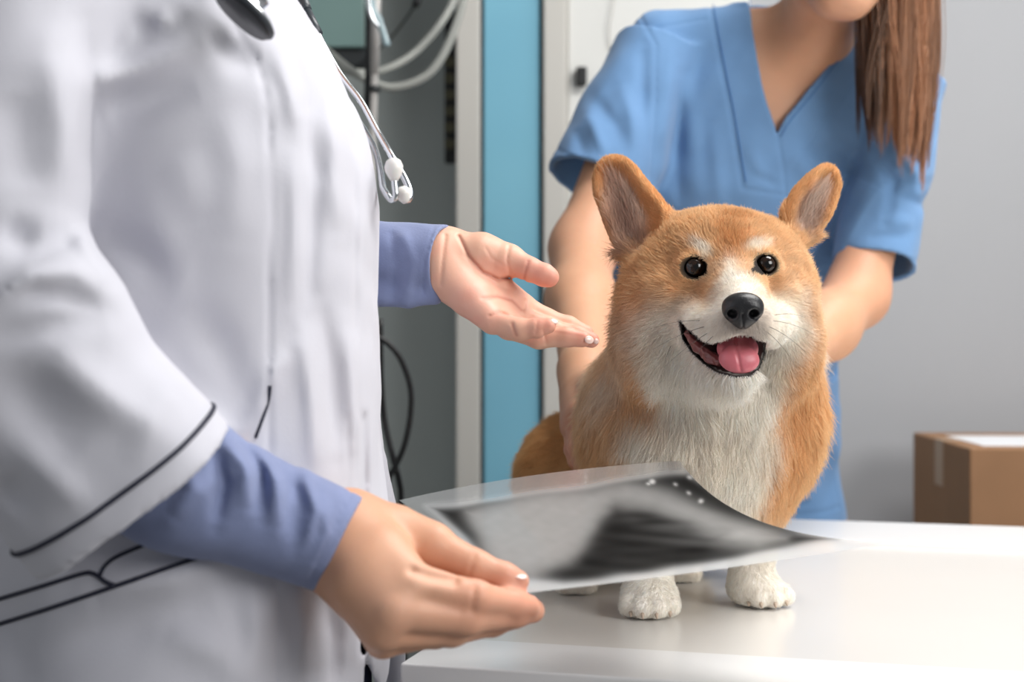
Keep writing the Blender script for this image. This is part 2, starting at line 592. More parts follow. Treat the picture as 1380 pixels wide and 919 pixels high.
# monitor on the left
mon = empty('monitor', (wx(420, 2.85), 2.85, 0))
tag(mon, 'monitor with a blank grey-green screen and dark frame behind the white coat', 'monitor')
bx('housing', P(300, 91, 2.87), P(500, -230, 2.91), M_darkbox, mon, .006)
m_scr = mat('screen', (122, 150, 146), .35, coat=.3)
bx('screen', P(308, 63, 2.855), P(492.5, -222, 2.88), m_scr, mon, .002)
pz = P(400, 91, 2.89)
bm = bmesh.new(); lathe(bm, [(.02, 0), (.02, pz[2] - .02)], (pz[0], 2.895, .02), (0, 0, 1), 20); bm_obj('post', bm, M_darkbox, mon, True)
bm = bmesh.new(); lathe(bm, [(.20, 0), (.20, .015), (.03, .03)], (pz[0], 2.895, 0), (0, 0, 1), 32); bm_obj('base', bm, M_darkbox, mon, True)

# drip stand: steel upper rod in a dark lower tube, clamp at the top
st = empty('drip_stand', (wx(506, 2.42), 2.42, 0))
tag(st, 'thin steel drip stand with a clamp beside the monitor', 'stand')
a = P(512, -160, 2.42); bt = P(503, 165, 2.42); axis = (bt - a) / np.linalg.norm(bt - a)
tube_obj('upper_rod', [a, a + (bt - a) * .5, a + (bt - a) * .8], .0075, M_steel, st, 16)
bm = bmesh.new(); j = P(505, 120, 2.42); lathe(bm, [(.0095, -.005), (.0105, 0), (.0095, .005)], j, axis, 20); bm_obj('collar', bm, M_darkbox, st, True)
foot = bt + axis * ((bt[2] - .03) / -axis[2])
tube_obj('lower_rod', [a + (bt - a) * .8, foot], .0062, M_steel, st, 16)
tube_obj('dark_rail', [P(500.5, -160, 2.46), P(498, 60, 2.46), P(495, 150, 2.46)], .0065, M_black, st, 12)
for k in range(5):
    an = k * 2 * math.pi / 5
    tube_obj('leg', [foot, foot + np.array([math.cos(an) * .15, math.sin(an) * .15, -.008]), foot + np.array([math.cos(an) * .25, math.sin(an) * .25, -.022])], .009, M_steel, st, 10)
m_clamp = mat('clamp_plastic', (150, 172, 178), .2, coat=.5)
cl = tube_obj('clamp', spline([P(495, -20, 2.38), P(501, 12, 2.38), P(512, 32, 2.38), P(522, 62, 2.38)]), [.009] * 8 + [.008] * 8 + [.006] * 9, m_clamp, st, 12)
tube_obj('clamp_arm', spline([P(493, -20, 2.36), P(500, 20, 2.36), P(510, 36, 2.36)]), .004, M_chrome, cl, 10)

# breathing hoses slung across the recess
h1 = tube_obj('breathing_hose', spline([P(628, -60, 2.62), P(612, -2, 2.62), P(592, 34, 2.60), P(560, 70, 2.58), P(528, 90, 2.56), P(496, 98, 2.55), P(455, 92, 2.54), P(400, 60, 2.6)]), .0068, M_hose, None, 14)
tag(h1, 'upper of two pale grey hoses looping behind the drip stand', 'hose', 'pale grey hoses')
h2 = tube_obj('breathing_hose', spline([P(632, -40, 2.50), P(619, 20, 2.50), P(598, 72, 2.50), P(572, 104, 2.50), P(531, 118, 2.50), P(498, 109, 2.50), P(470, 93, 2.50), P(430, 60, 2.56)]), .0075, M_hose, None, 14)
tag(h2, 'lower of two pale grey hoses, its loop hanging in front of the drip stand', 'hose', 'pale grey hoses')
bm = bmesh.new()
for dd in (0,):
    lathe(bm, [(.006, -.012), (.008, 0), (.006, .012)], P(562, 2, 2.7), (.4, 0, .9), 14)
hk = bm_obj('wall_lead', bm, M_black, None, True)
V, Q = tube(spline([P(580, -50, 2.7), P(562, 0, 2.7), P(545, 28, 2.72), P(520, 58, 2.74), P(480, 90, 2.76)]), .0022, 8)
bm = bmesh.new(); bm.from_mesh(hk.data)
vs = [bm.verts.new(v) for v in V]
for q in Q: bm.faces.new([vs[i] for i in q])
bm.to_mesh(hk.data); bm.free(); hk.data.polygons.foreach_set('use_smooth', [True] * len(hk.data.polygons))
tag(hk, 'thin dark lead with a black plug running above the grey hoses', 'cable')

# black power strip fixed to the post
ps = bx('power_strip', P(599, 219, 2.95), P(619, 18, 2.98), M_darkbox, None, .004)
ps.data.materials[0] = mat('strip_black', (20, 21, 23), .5)
tag(ps, 'long black power strip mounted upright beside the cream post', 'power strip')
m_out = mat('outlet_brass', (104, 100, 78), .5)
for k in range(6):
    y = 84 + k * 22
    bm = bmesh.new(); lathe(bm, [(.011, 0), (.011, .006), (.007, .007), (.006, .004)], P(606, y, 2.95), (0, -1, 0), 18)
    bm_obj('socket', bm, m_out, ps, True)
# black cables hanging beside the coat
c1 = spline([P(500, 450, 2.0), P(522, 462, 2.0), P(540, 484, 2.0), P(553, 522, 2.0), P(553, 560, 2.0), P(545, 600, 2.0), P(533, 628, 2.0), P(524, 646, 2.0), P(518, 690, 2.0), P(514, 900, 2.02), P(514, 1250, 2.05), P(518, 1495, 2.13), P(530, 1500, 2.16)])
tag(tube_obj('power_cable', c1, .0042, M_cable, None, 12), 'black cable bowing out to the right beside the coat hem', 'cable')
c2 = spline([P(512, 430, 2.03), P(514, 520, 2.03), P(519, 572, 2.03), P(531, 622, 2.015), P(538, 650, 2.02), P(541, 690, 2.03), P(545, 900, 2.05), P(545, 1250, 2.07), P(549, 1470, 2.13), P(560, 1465, 2.18)])
tag(tube_obj('power_cable', c2, .0045, M_cable, None, 12), 'straighter black cable hanging close to the coat, crossing the bowed one', 'cable')
# the machine these cables hang from (seen only as grey behind the coat)
bxm = mat('carton', (150, 112, 80), .8, bump=(60, .15, .002), var=.05, varscale=14)
x0, z1 = P(1293, 604, 2.30)[0], P(1293, 604, 2.30)[2]
bxo = bmesh.new()
add_box(bxo, (0, 0, 0.001), (.46, .40, z1), bev=.003)
car = bm_obj('cardboard_box', bxo, bxm, None)
car.location = (x0 + .017, 2.30, 0); car.rotation_euler = (0, 0, math.radians(-3))
tag(car, 'brown cardboard box with a white label on its lid against the grey wall', 'box')
m_lab = mat('label_paper', (238, 239, 242), .5)
def child_local(name, bm, m, par):
    me = bpy.data.meshes.new(name); bmesh.ops.recalc_face_normals(bm, faces=bm.faces); bm.to_mesh(me); bm.free(); me.materials.append(m)
    o = bpy.data.objects.new(name, me); COL.objects.link(o); o.parent = par; return o
bm = bmesh.new(); add_box(bm, (.035, .05, z1 - .0005), (.40, .30, z1 + .0008)); child_local('label', bm, m_lab, car)
m_tape = mat('packing_tape', (168, 134, 100), .35)
bm = bmesh.new(); add_box(bm, (-.001, .17, z1 - .08), (.0, .23, z1 + .0006)); add_box(bm, (0, .17, z1 - .0003), (.46, .23, z1 + .0006)); child_local('tape', bm, m_tape, car)

# ------------------------------------------------------------------ examination table
TZ = .90
TA = math.radians(-15.5)
tab = empty('examination_table', (0, 0, 0))
tag(tab, 'white examination table with a raised smooth rim on which the corgi sits', 'table')
m_top = mat('table_laminate', (222, 219, 214), .28, spec=.4, coat=.12, var=.012, varscale=5)
m_rim = mat('table_rim', (234, 234, 234), .28, spec=.5)
TU = np.array([math.cos(TA), math.sin(TA), 0]); TN = np.array([-math.sin(TA), math.cos(TA), 0])
def tl(u, n, z): return TU * u + TN * n + np.array([0, 0, z])
u0 = -.372
u1 = u0 + 1.55
MT = Matrix(((TU[0], TN[0], 0, 0), (TU[1], TN[1], 0, 0), (0, 0, 1, 0), (0, 0, 0, 1)))
def tbox(name, lo, hi, m, bev, parent=tab):
    bm = bmesh.new(); add_box(bm, lo, hi, M=MT, bev=bev, seg=3); return bm_obj(name, bm, m, parent, smooth=False)
nA, nB, nC, nD = 1.03, 1.135, 1.79, 1.985
tbox('table_top', (u0, nA + .01, TZ - .035), (u1, nD - .01, TZ), m_top, .004)
r1 = tbox('near_rim', (u0 - .003, nA, TZ - .045), (u1 + .003, nB - .03, TZ + .0025), m_rim, .002)
tbox('rim_step', (u0 - .002, nB - .03, TZ - .02), (u1 + .002, nB, TZ + .0012), m_rim, .0008, r1)
tbox('far_rim', (u0 - .003, nC, TZ - .045), (u1 + .003, nD, TZ + .006), m_rim, .005)
for u in (u0 + .12, u1 - .12):
    for n in (nA + .12, nD - .12):
        c = tl(u, n, 0)
        bm = bmesh.new(); lathe(bm, [(.03, 0), (.03, .02), (.021, .03), (.021, TZ - .04)], c, (0, 0, 1), 20)
        bm_obj('leg', bm, M_steel, tab, True)
tbox('under_frame', (u0 + .1, nA + .1, TZ - .10), (u1 - .1, nD - .1, TZ - .036), M_steel, .004)
# ------------------------------------------------------------------ the corgi
def m_px(r, d): return r * d / F
def ellp(px, py, d, rx, rd, rz, tilt=0.0, lean=0.0):
    """ellipsoid measured on the photograph; rx, rz in photo pixels, rd depth radius in metres; tilt turns it clockwise in the picture."""
    a = math.radians(tilt); l = math.radians(lean)
    Ry = np.array([[math.cos(a), 0, -math.sin(a)], [0, 1, 0], [math.sin(a), 0, math.cos(a)]]).T
    Rx = np.array([[1, 0, 0], [0, math.cos(l), -math.sin(l)], [0, math.sin(l), math.cos(l)]])
    return ell(P(px, py, d), (m_px(rx, d), rd, m_px(rz, d)), Ry @ Rx)

dog = SDF()
# trunk: neck, ruff, chest, shoulders, barrel, rump
dog.chain([P(968, 420, 1.32), P(955, 520, 1.36), P(945, 590, 1.40)], [.078, .084, .080], .03)
dog.add(ellp(945, 585, 1.345, 128, .085, 112), .03)
dog.add(ellp(848, 540, 1.36, 50, .05, 72, 8), .03)
dog.add(ellp(838, 598, 1.385, 48, .055, 66), .03)
dog.add(ellp(1060, 530, 1.36, 34, .05, 82, -4), .03)
dog.add(ellp(1050, 600, 1.37, 36, .05, 66, 8), .03)
dog.add(ellp(955, 668, 1.345, 84, .06, 62), .03)
dog.chain([P(930, 560, 1.42), P(882, 625, 1.50), P(806, 648, 1.57)], [.082, .071, .070], .03)
dog.add(ellp(792, 650, 1.575, 92, .084, 90), .03)
dog.add(ellp(1000, 690, 1.5, 40, .06, 60), .03)
# head
dog.add(ellp(968, 350, 1.27, 106, .066, 68), .02)
dog.add(ellp(972, 388, 1.265, 112, .062, 70), .02)
dog.add(ellp(893, 430, 1.262, 54, .052, 74, -6), .025)
dog.add(ellp(1055, 428, 1.262, 38, .05, 72, 5), .025)
dog.add(ellp(905, 478, 1.285, 66, .055, 52, 0), .03)
dog.add(ellp(1045, 475, 1.285, 50, .055, 54, 0), .03)
# brow ridges, muzzle, lips, chin
dog.add(ellp(940, 343, 1.222, 22, .012, 12, -12), .012)
dog.add(ellp(1022, 340, 1.222, 20, .012, 12, 12), .012)
dog.chain([P(985, 372, 1.225), P(995, 402, 1.175), P(1000, 418, 1.140)], [.030, .0235, .0165], .02)
dog.chain([P(935, 432, 1.215), P(960, 440, 1.172), P(982, 442, 1.142)], [.020, .0185, .015], .012)
dog.chain([P(1046, 430, 1.215), P(1034, 440, 1.172), P(1016, 442, 1.142)], [.018, .0165, .015], .012)
dog.chain([P(965, 480, 1.24), P(982, 490, 1.185), P(996, 495, 1.158)], [.036, .023, .0155], .015)
dog.add(ellp(915, 398, 1.225, 30, .022, 20), .02)
dog.add(ellp(1048, 394, 1.225, 24, .022, 20), .02)
# ears: two blended leaves each, scooped at the front
def ear(base, tip, a, b, d, yaw):
    ax = P(*tip, d + .012) - P(*base, d - .004); ax /= np.linalg.norm(ax)
    n = np.array([math.sin(yaw), -math.cos(yaw), 0.12])
    for (c, hl, hw, th, dd) in (a, b):
        R = basis(n, ax)           # columns: along ear, across, facing
        dog.add(ell(P(c[0], c[1], d + dd), (m_px(hl, d), m_px(hw, d), th), R), .012)
    for (c, hl, hw, th, dd) in (a, b):
        R = basis(n, ax)
        nn = n / np.linalg.norm(n)
        dog.sub(ell(P(c[0], c[1], d + dd) + nn * .0125, (m_px(hl * .86, d), m_px(hw * .80, d), th * 1.02), R), .006)
ear((884, 345), (820, 212), ((862, 302), 56, 44, .0155, 0), ((838, 259), 54, 36, .0145, .006), 1.275, -.32)
ear((1072, 322), (1119, 222), ((1085, 288), 50, 31, .0145, 0), ((1106, 259), 42, 26, .0135, .006), 1.275, .42)
# forelegs and paws
dog.chain([P(882, 650, 1.345), P(876, 740, 1.325), P(874, 800, 1.305)], [.036, .0215, .0195], .02)
dog.chain([P(1030, 635, 1.365), P(1014, 715, 1.350), P(1012, 790, 1.352)], [.032, .0215, .0195], .02)
def toes(list_, k=.0025):
    for (a, b, ra, rb) in list_:
        dog.chain([a, b], [ra, rb], k)
def onz(px, d, z): return np.array([(px - 690) * d / F, d, z])
dog.add(ell(onz(875, 1.300, TZ + .0165), (.0245, .026, .0165)), .012)
toes([(onz(x, 1.295, TZ + .018), onz(x2, d, TZ + .0105), .0105, .0098) for x, x2, d in ((855, 850, 1.283), (868, 866, 1.275), (884, 885, 1.275), (897, 902, 1.284))])
dog.add(ell(onz(1018, 1.345, TZ + .0165), (.024, .027, .0165)), .012)
toes([(onz(x, 1.345, TZ + .018), onz(x2, d, TZ + .0105), .0105, .0095) for x, x2, d in ((1004, 1008, 1.334), (1018, 1024, 1.325), (1032, 1042, 1.326), (1036, 1056, 1.336))])
# haunches and hind paws
for (px, d, s) in ((765, 1.47, -1), (905, 1.54, 1)):
    dog.add(ell(onz(px + 20, d + .02, TZ + .062), (.032, .06, .055)), .025)
    dog.chain([onz(px + 15, d + .02, TZ + .03), onz(px + 12, d - .05, TZ + .018)], [.024, .017], .012)
    toes([(onz(px + 12 + q * 9, d - .055, TZ + .015), onz(px + 12 + q * 11, d - .072, TZ + .010), .0095, .009) for q in (-1.4, -.5, .5, 1.4)])
# mouth: the opening between the lips
mouth_poly = [(917, 431), (921, 455), (934, 474), (950, 489), (968, 500), (990, 505), (1010, 504), (1022, 495), (1028, 478), (1031, 460), (1022, 458), (1008, 452), (993, 452), (980, 457), (962, 464), (946, 459), (931, 446)]
def mouth_f(p):
    px, py = to_px(p)
    return np.maximum(poly_sd(px, py, mouth_poly) * p[:, 1] / F, np.maximum(p[:, 1] - (1.196 + .0004 * np.maximum(960 - px, 0)), 1.05 - p[:, 1]))
dog.cutf(mouth_f, P(905, 515, 1.05) - .02, P(1040, 425, 1.25) + .02, .002)
# eyes: sockets
EYES = [((936, 361), 15.5), ((1031, 357), 14.5)]
eye_c = []
for (e, r) in EYES:
    p = trace(dog, [e], 1.0, 1.4)[0]
    d = p[1] + .0046
    eye_c.append((P(e[0], e[1], d), m_px(r, d) * 1.05))
for c, r in eye_c:
    dog.add(ell(c, (r * 1.35, r * 1.12, r * 1.25)), .008)
    lid = ell(c + np.array([0, -r * .75, 0]), (r * .96, r * .9, r * .86))
    dog.sub(lid, .002)
# throat hollow below the chin
dog.add(ellp(985, 540, 1.27, 52, .03, 34), .03)

dog.carve((lambda p: p[:, 2] - TZ - .0006, np.array([-9., -9, TZ - .5]), np.array([9., 9, TZ + .004])), .0005)
V, Q = dog.mesh(.0020, 2)
NRM = vnormals(V, Q)
print('dog', len(V))

def sg(d, w): return 1.0 / (1.0 + np.exp(np.clip(d / w, -40, 40)))
def em(px, py, c, rx, ry, tilt=0, w=.18):
    a = math.radians(tilt)
    x = px - c[0]; y = py - c[1]
    u = x * math.cos(a) + y * math.sin(a); v = -x * math.sin(a) + y * math.cos(a)
    return sg(np.sqrt((u / rx) ** 2 + (v / ry) ** 2) - 1, w)
O1, O2, O3 = (np.array(lin(c)) for c in ((238, 203, 158), (234, 190, 138), (218, 162, 104)))
CR, WH = np.array(lin((248, 228, 202))), np.array(lin((254, 249, 241)))
RU, DK, PK = np.array(lin((250, 216, 164))), np.array(lin((26, 22, 22))), np.array(lin((196, 156, 146)))
EAR_IN = [[(870, 340), (838, 345), (818, 300), (812, 262), (822, 232), (838, 238), (858, 268), (872, 296)],
          [(1088, 322), (1072, 300), (1080, 270), (1098, 248), (1114, 246), (1118, 262), (1108, 296)]]
def coat_color(p, n):
    px, py = to_px(p)
    j = wob(p, 90, 3) * 5; j2 = wob(p, 110, 5) * 5
    x = px + j; y = py + j2
    c = np.tile(O1, (len(p), 1))
    def mix(mask, col, a=1.0):
        nonlocal c
        mm = np.clip(mask * a, 0, 1)[:, None]
        c = c * (1 - mm) + np.asarray(col) * mm
    head = y < 520
    mix(em(x, y, (988, 318), 20, 34), O3, .75)
    mix(em(x, y, (905, 335), 40, 40), O2, .35)
    mix(em(x, y, (852, 430), 26, 85, 6), O2, .8)
    mix(em(x, y, (1088, 430), 20, 75, -6), O2, .6)
    mix(em(x, y, (1040, 310), 50, 25), O2, .3)
    # white
    chest = poly_sd(x, y, [(885, 455), (862, 500), (872, 545), (838, 560), (828, 600), (850, 650), (880, 740), (1028, 740), (1036, 660), (1052, 600), (1068, 520), (1082, 440), (1050, 430), (930, 440)])
    mix(sg(chest, 9), WH)
    mix(em(x, y, (955, 585), 60, 60), CR, .2)
    mix(em(x, y, (905, 430), 55, 42, -20, .25), WH, .95)
    mix(em(x, y, (1066, 425), 24, 55, 0, .25), WH, .9)
    mix(em(x, y, (985, 425), 72, 52), WH)
    mix(sg(poly_sd(x, y, [(982, 350), (990, 350), (1014, 384), (1018, 396), (966, 398), (974, 378)]), 4), WH)
    mix(em(x, y, (945, 336), 15, 9, 28), WH, .9)
    mix(em(x, y, (1021, 332), 15, 8, -12), WH, .85)
    mix(em(x, y, (928, 385), 28, 13, 8, .25), O2, .85)
    mix(em(x, y, (1040, 378), 21, 13, -12, .25), O2, .75)
    mix(em(x, y, (886, 378), 50, 30, 0, .25), O1, .85)
    mix(em(x, y, (1072, 372), 26, 28, 0, .25), O1, .7)
    mix(em(x, y, (958, 386), 12, 24, 25), O1, .75)
    mix(em(x, y, (1022, 376), 8, 18, -20), O1, .5)
    mix(em(x, y, (1004, 432), 30, 22), np.array(lin((176, 160, 152))), .45)
    # ruff stripes and shoulders
    mix(em(x, y, (856, 512), 15, 42, -28, .3), O2, .95)
    mix(em(x, y, (818, 520), 18, 46, 22, .3), WH, .8)
    mix(em(x, y, (806, 585), 30, 60, -8, .22), O1, .8)
    mix(em(x, y, (1076, 545), 22, 70, 10, .22), O2, .85)
    mix(em(x, y, (1052, 640), 14, 55, 18, .25), O2, .7)
    mix(em(x, y, (1044, 690), 12, 25, 20, .25), O1, .7)
    # back, rump
    back = sg(-(p[:, 1] - 1.445), .012) * sg(-(p[:, 2] - (TZ + .045)), .012)
    mix(back, RU)
    mix(back * em(x, y, (745, 610), 50, 60), np.array(lin((214, 160, 98))), .5)
    # legs white, lids and lips dark
    mix(sg(p[:, 2] - (TZ + .075), .006) * sg(p[:, 1] - 1.42, .01), WH)
    hind = sg(p[:, 2] - (TZ + .03), .006) * sg(-(p[:, 1] - 1.42), .01)
    mix(hind, WH)
    # ears: rusty back and rim, pale hair inside
    up = (y < 350) & (p[:, 1] > 1.22)
    for k, poly in enumerate(EAR_IN):
        side = (px < 915) if k == 0 else (px > 1045)
        rim = up & side & (py < (345 - .9 * np.abs(px - 860) if k == 0 else 330))
        m1 = (side & (py < (335 if k == 0 else 300)) & (p[:, 1] > 1.24)).astype(float)
        edge = (px < 905) if k == 0 else (px > 1058)
        mix(m1 * edge, O2, .8)
        ins = sg(poly_sd(px, py, poly), 3.5) * (n[:, 1] < -.05)
        mix(ins, np.array(lin((226, 200, 186))), .9)
        c0 = (846, 312) if k == 0 else (1086, 300)
        mix(ins * em(px, py, c0, 20, 30, 0, .3), np.array(lin((140, 104, 94))), .5)
        mix(ins * em(px, py, (862, 285) if k == 0 else (1096, 275), 12, 38, -25 if k == 0 else 25, .3), np.array(lin((246, 232, 220))), .85)
    return np.clip(c, 0, 1)

C = coat_color(V, NRM)
px, py = to_px(V)
front = V[:, 1] < 1.25
ms = poly_sd(px, py, mouth_poly)
def vmix(mask, col):
    global C
    C = C * (1 - mask[:, None]) + np.asarray(col) * mask[:, None]
lipl = [(916, 430), (921, 455), (934, 475), (950, 490), (968, 502), (990, 508), (1010, 506), (1023, 497), (1029, 480), (1033, 459)]
vmix(front * sg(seg_dist2d(px, py, lipl) - 3.5, .8), DK)
vmix(front * sg(seg_dist2d(px, py, [(931, 446), (946, 459), (962, 464), (980, 458), (1008, 453), (1030, 459)]) - 1.8, .7), np.array(lin((60, 44, 42))))
vmix((front & (ms < -1.2)) * 1.0, np.array(lin((46, 20, 20))))
for k, ((e, r), (c, rr)) in enumerate(zip(EYES, eye_c)):
    vmix(front * em(px, py, e, r * 1.36, r * 1.22, 0, .08), DK)
    s = 1 if k == 0 else -1
    vmix(front * em(px, py, (e[0] + s * 15, e[1] + 8), 7, 5, 30 * s, .15), DK)
M_dogskin = mat('dog_coat_skin', (255, 255, 255), .75, tint=True, spec=.2)
dpos = empty('corgi', (.16, 1.38, TZ))
tag(dpos, 'tan and white corgi sitting on the table, ears up, mouth open, looking out', 'dog')
body = np_mesh('body', V, Q, M_dogskin, dpos, C)

# eyes, nose, tongue, gums, claws, whiskers
m_eye = mat('dog_eye', (255, 255, 255), .12, tint=True, coat=.15)
for c, r in eye_c:
    bm = bmesh.new(); bmesh.ops.create_uvsphere(bm, u_segments=40, v_segments=24, radius=r)
    me = bpy.data.meshes.new('eye'); look = Vector((.16, -1, .06)).normalized()
    for v in bm.verts: v.co += Vector(c)
    bm.to_mesh(me); bm.free()
    at = me.color_attributes.new('tint', 'FLOAT_COLOR', 'POINT')
    for i, v in enumerate(me.vertices):
        q = (v.co - Vector(c)).normalized(); a = math.acos(max(-1, min(1, q.dot(look))))
        col = lin((6, 5, 5)) if a < .36 else (lin((40, 24, 15)) if a < .66 else lin((14, 10, 9)))
        at.data[i].color = (*col, 1)
    for pl in me.polygons: pl.use_smooth = True
    me.materials.append(m_eye); o = bpy.data.objects.new('eye', me); link(o, dpos)
nz = SDF()
nz.add(ellp(1001, 411, 1.124, 27, .0145, 17, 0, -12), .004)
nz.add(ellp(989, 420, 1.121, 14, .010, 14), .006).add(ellp(1014, 420, 1.121, 13.5, .010, 14), .006)
nz.add(ellp(1001, 430, 1.124, 13, .010, 14), .006)
for x, s in ((987, 1), (1016, -1)):
    nz.sub(ellp(x, 423, 1.1135, 6.5, .008, 6, 25 * s), .003)
    nz.sub(ellp(x - s * 9, 428, 1.116, 8, .006, 2.4, 20 * s), .002)
nz.ridge([(1001, 424), (1001, 446)], 1.2, -.0012)
v, q = nz.mesh(.0006, 2)
np_mesh('nose', v, q, mat('dog_nose', (30, 30, 33), .36, bump=(900, .5, .0006), spec=.55), dpos)
tg = SDF()
tg.add(ellp(994, 470, 1.168, 28, .012, 22, 0, -30), .008)
tg.add(ellp(996, 484, 1.150, 27.5, .008, 20, 4, -20), .010)
tg.ridge([(990, 450), (994, 478), (998, 498)], 1.6, -.0012)
v, q = tg.mesh(.0008, 3)
np_mesh('tongue', v, q, mat('dog_tongue', (214, 118, 128), .38, bump=(500, .25, .0006), sss=.15, var=.06, varscale=60), dpos)
gm = SDF()
gm.chain([P(925, 449, 1.196), P(940, 468, 1.186), P(958, 482, 1.174), P(968, 488, 1.166)], [.0022, .0040, .0046, .0035], .002)
gm.disp(lambda p: wob(p, 700, 9) * .0007, P(900, 520, 1.1), P(1000, 430, 1.3))
v, q = gm.mesh(.0007, 2)
np_mesh('gums', v, q, mat('dog_gums', (128, 70, 68), .35, coat=.3), dpos)
m_claw = mat('claw', (196, 176, 158), .45)
for (x, d) in ((850, 1.2725), (866, 1.2645), (885, 1.2645), (903, 1.2735), (1009, 1.3235), (1026, 1.3145), (1045, 1.3155), (1060, 1.3265)):
    a = onz(x, d, TZ + .0065)
    tube_obj('claw', [a + [0, .004, .001], a, a + [0, -.0030, -.0028]], [.0019, .0018, .0007], m_claw, dpos, 8)

# fur
def grow(count):
    A = V[Q[:, 0]]; B_ = V[Q[:, 1]]; Cc = V[Q[:, 2]]; D_ = V[Q[:, 3]]
    ar = .5 * (np.linalg.norm(np.cross(B_ - A, Cc - A), axis=1) + np.linalg.norm(np.cross(Cc - A, D_ - A), axis=1))
    cen = (A + B_ + Cc + D_) / 4
    cpx, cpy = to_px(cen)
    w = ar.copy()
    nface = NRM[Q[:, 0]]
    facing = nface[:, 1] < .35
    w *= np.where(facing, 1.0, .3)
    w *= np.where((cen[:, 1] < 1.29) & (cpy < 520), 2.6, 1.0)
    w *= np.where(cen[:, 2] < TZ + .08, 1.3, 1.0)
    w *= np.where(cen[:, 2] < TZ + .004, 0, 1.0)
    f = rng.choice(len(Q), count, p=w / w.sum())
    u = rng.random((count, 1)); t = rng.random((count, 1))
    p = (A[f] * (1 - u) + B_[f] * u) * (1 - t) + (D_[f] * (1 - u) + Cc[f] * u) * t
    n = NRM[Q[f, 0]] * .5 + NRM[Q[f, 2]] * .5
    n /= np.linalg.norm(n, axis=1, keepdims=True) + 1e-9
    return p, n
p, n = grow(380000)
px, py = to_px(p)
fr = p[:, 1] < 1.25
keep = ~(fr & (poly_sd(px, py, mouth_poly) < 2.0))
for k, (e, r) in enumerate(EYES):
    s = 1 if k == 0 else -1
    keep &= ~(fr & (np.hypot((px - e[0]) / 1.12, (py - e[1]) / np.where(py > e[1], 1.0, .92)) < r * 1.10))
    keep &= ~(fr & (np.hypot(px - e[0] - s * 15, (py - e[1] - 8)) < 5))
keep &= ~(fr & (np.hypot((px - 1001) / 27, (py - 414) / 22) < .95))
p, n, px, py = p[keep], n[keep], px[keep], py[keep]
fr = p[:, 1] < 1.25
# lie of the coat
nose = P(1001, 402, 1.12)
rad = p - nose; rad /= np.linalg.norm(rad, axis=1, keepdims=True)
down = np.array([0, -.12, -1.0])
hd = np.clip((545 - py) / 60, 0, 1) * np.clip((1.33 - p[:, 1]) / .05, 0, 1)       # 1 on the head
side = np.stack([np.sign(px - 960) * np.clip(np.abs(px - 960) / 180, 0, 1) * .55, np.full(len(p), .05), np.full(len(p), -1.0)], 1)
backd = np.stack([np.full(len(p), -.55), np.full(len(p), .6), np.full(len(p), -.45)], 1)
bk = np.clip((p[:, 1] - 1.43) / .04, 0, 1)
earL = (py < 338) & (px < 902 - .25 * np.maximum(py - 290, 0)) & (p[:, 1] > 1.235); earR = (py < 315) & (px > 1060) & (p[:, 1] > 1.235)
body_d = side * (1 - bk[:, None]) + backd * bk[:, None]
rad[:, 2] -= .35 * np.clip((py - 395) / 60, 0, 1.5)
dr = rad * hd[:, None] + body_d * (1 - hd[:, None])
dr[earL] = P(822, 205, 1.29) - P(880, 345, 1.27); dr[earR] = P(1119, 218, 1.29) - P(1074, 325, 1.27)
dr /= np.linalg.norm(dr, axis=1, keepdims=True)
clump = np.stack([wob(p, 160, 11), wob(p, 160, 12), wob(p, 160, 13)], 1)
dr = dr + clump * .20 + rng.normal(size=dr.shape) * .13
tan = dr - n * np.sum(dr * n, 1, keepdims=True)
tan /= np.linalg.norm(tan, axis=1, keepdims=True) + 1e-9
# length
dn = np.hypot(px - 1000, py - 405)
Lh = np.interp(dn, [0, 30, 60, 90, 130, 170, 230], [.003, .0045, .006, .009, .015, .022, .026])
Lh = np.where(py < 330, np.minimum(Lh, np.interp(py, [270, 330], [.008, .011])), Lh)
for (e, r) in EYES:
    de = np.hypot(px - e[0], py - e[1])
    Lh = np.where(fr, np.minimum(Lh, np.interp(de, [r, 60], [.003, .02])), Lh)
dl = seg_dist2d(px, py, mouth_poly, True)
Lh = np.where(fr, np.minimum(Lh, np.interp(dl, [0, 60], [.003, .02])), Lh)
Lb = np.interp(p[:, 2], [TZ, TZ + .04, TZ + .09, TZ + .15, TZ + .24], [.003, .006, .014, .024, .030])
Lb = Lb * (1 - bk) + np.interp(p[:, 2], [TZ, TZ + .03, TZ + .1], [.004, .012, .020]) * bk
Ln = Lh * hd + Lb * (1 - hd)
Ln[earL | earR] = .0045
for poly, flag in zip(EAR_IN, (earL, earR)):
    ins = flag & (poly_sd(px, py, poly) < -3) & (n[:, 1] < -.1)
    Ln[ins] = rng.uniform(.006, .020, ins.sum())
Ln *= rng.uniform(.65, 1.15, len(p))
lift = np.where(earL | earR, .28, np.interp(Ln, [.004, .03], [.40, .22])) * rng.uniform(.6, 1.4, len(p))
m = 6
t = np.linspace(0, 1, m)
d0 = tan * (1 - lift * .4)[:, None] + n * lift[:, None]
d0 /= np.linalg.norm(d0, axis=1, keepdims=True)
pts = np.empty((len(p), m, 3))
grav = np.array([0, 0, -1.0])
bend = np.clip((Ln - .012) / .03, 0, 1) * .28
curl = rng.normal(size=(len(p), 3)) * .11 + clump * .14
for i, s in enumerate(t):
    pts[:, i] = p + Ln[:, None] * (d0 * s + (grav * bend[:, None] - n * (lift * .28)[:, None] + curl) * s * s)
pts[:, :, 2] = np.maximum(pts[:, :, 2], TZ + .0008)
cols = coat_color(p, n)
cols *= rng.normal(1.0, .07, (len(p), 1)) * (1 + .05 * wob(p, 220, 21)[:, None])
cols = np.clip(cols, 0, 1)
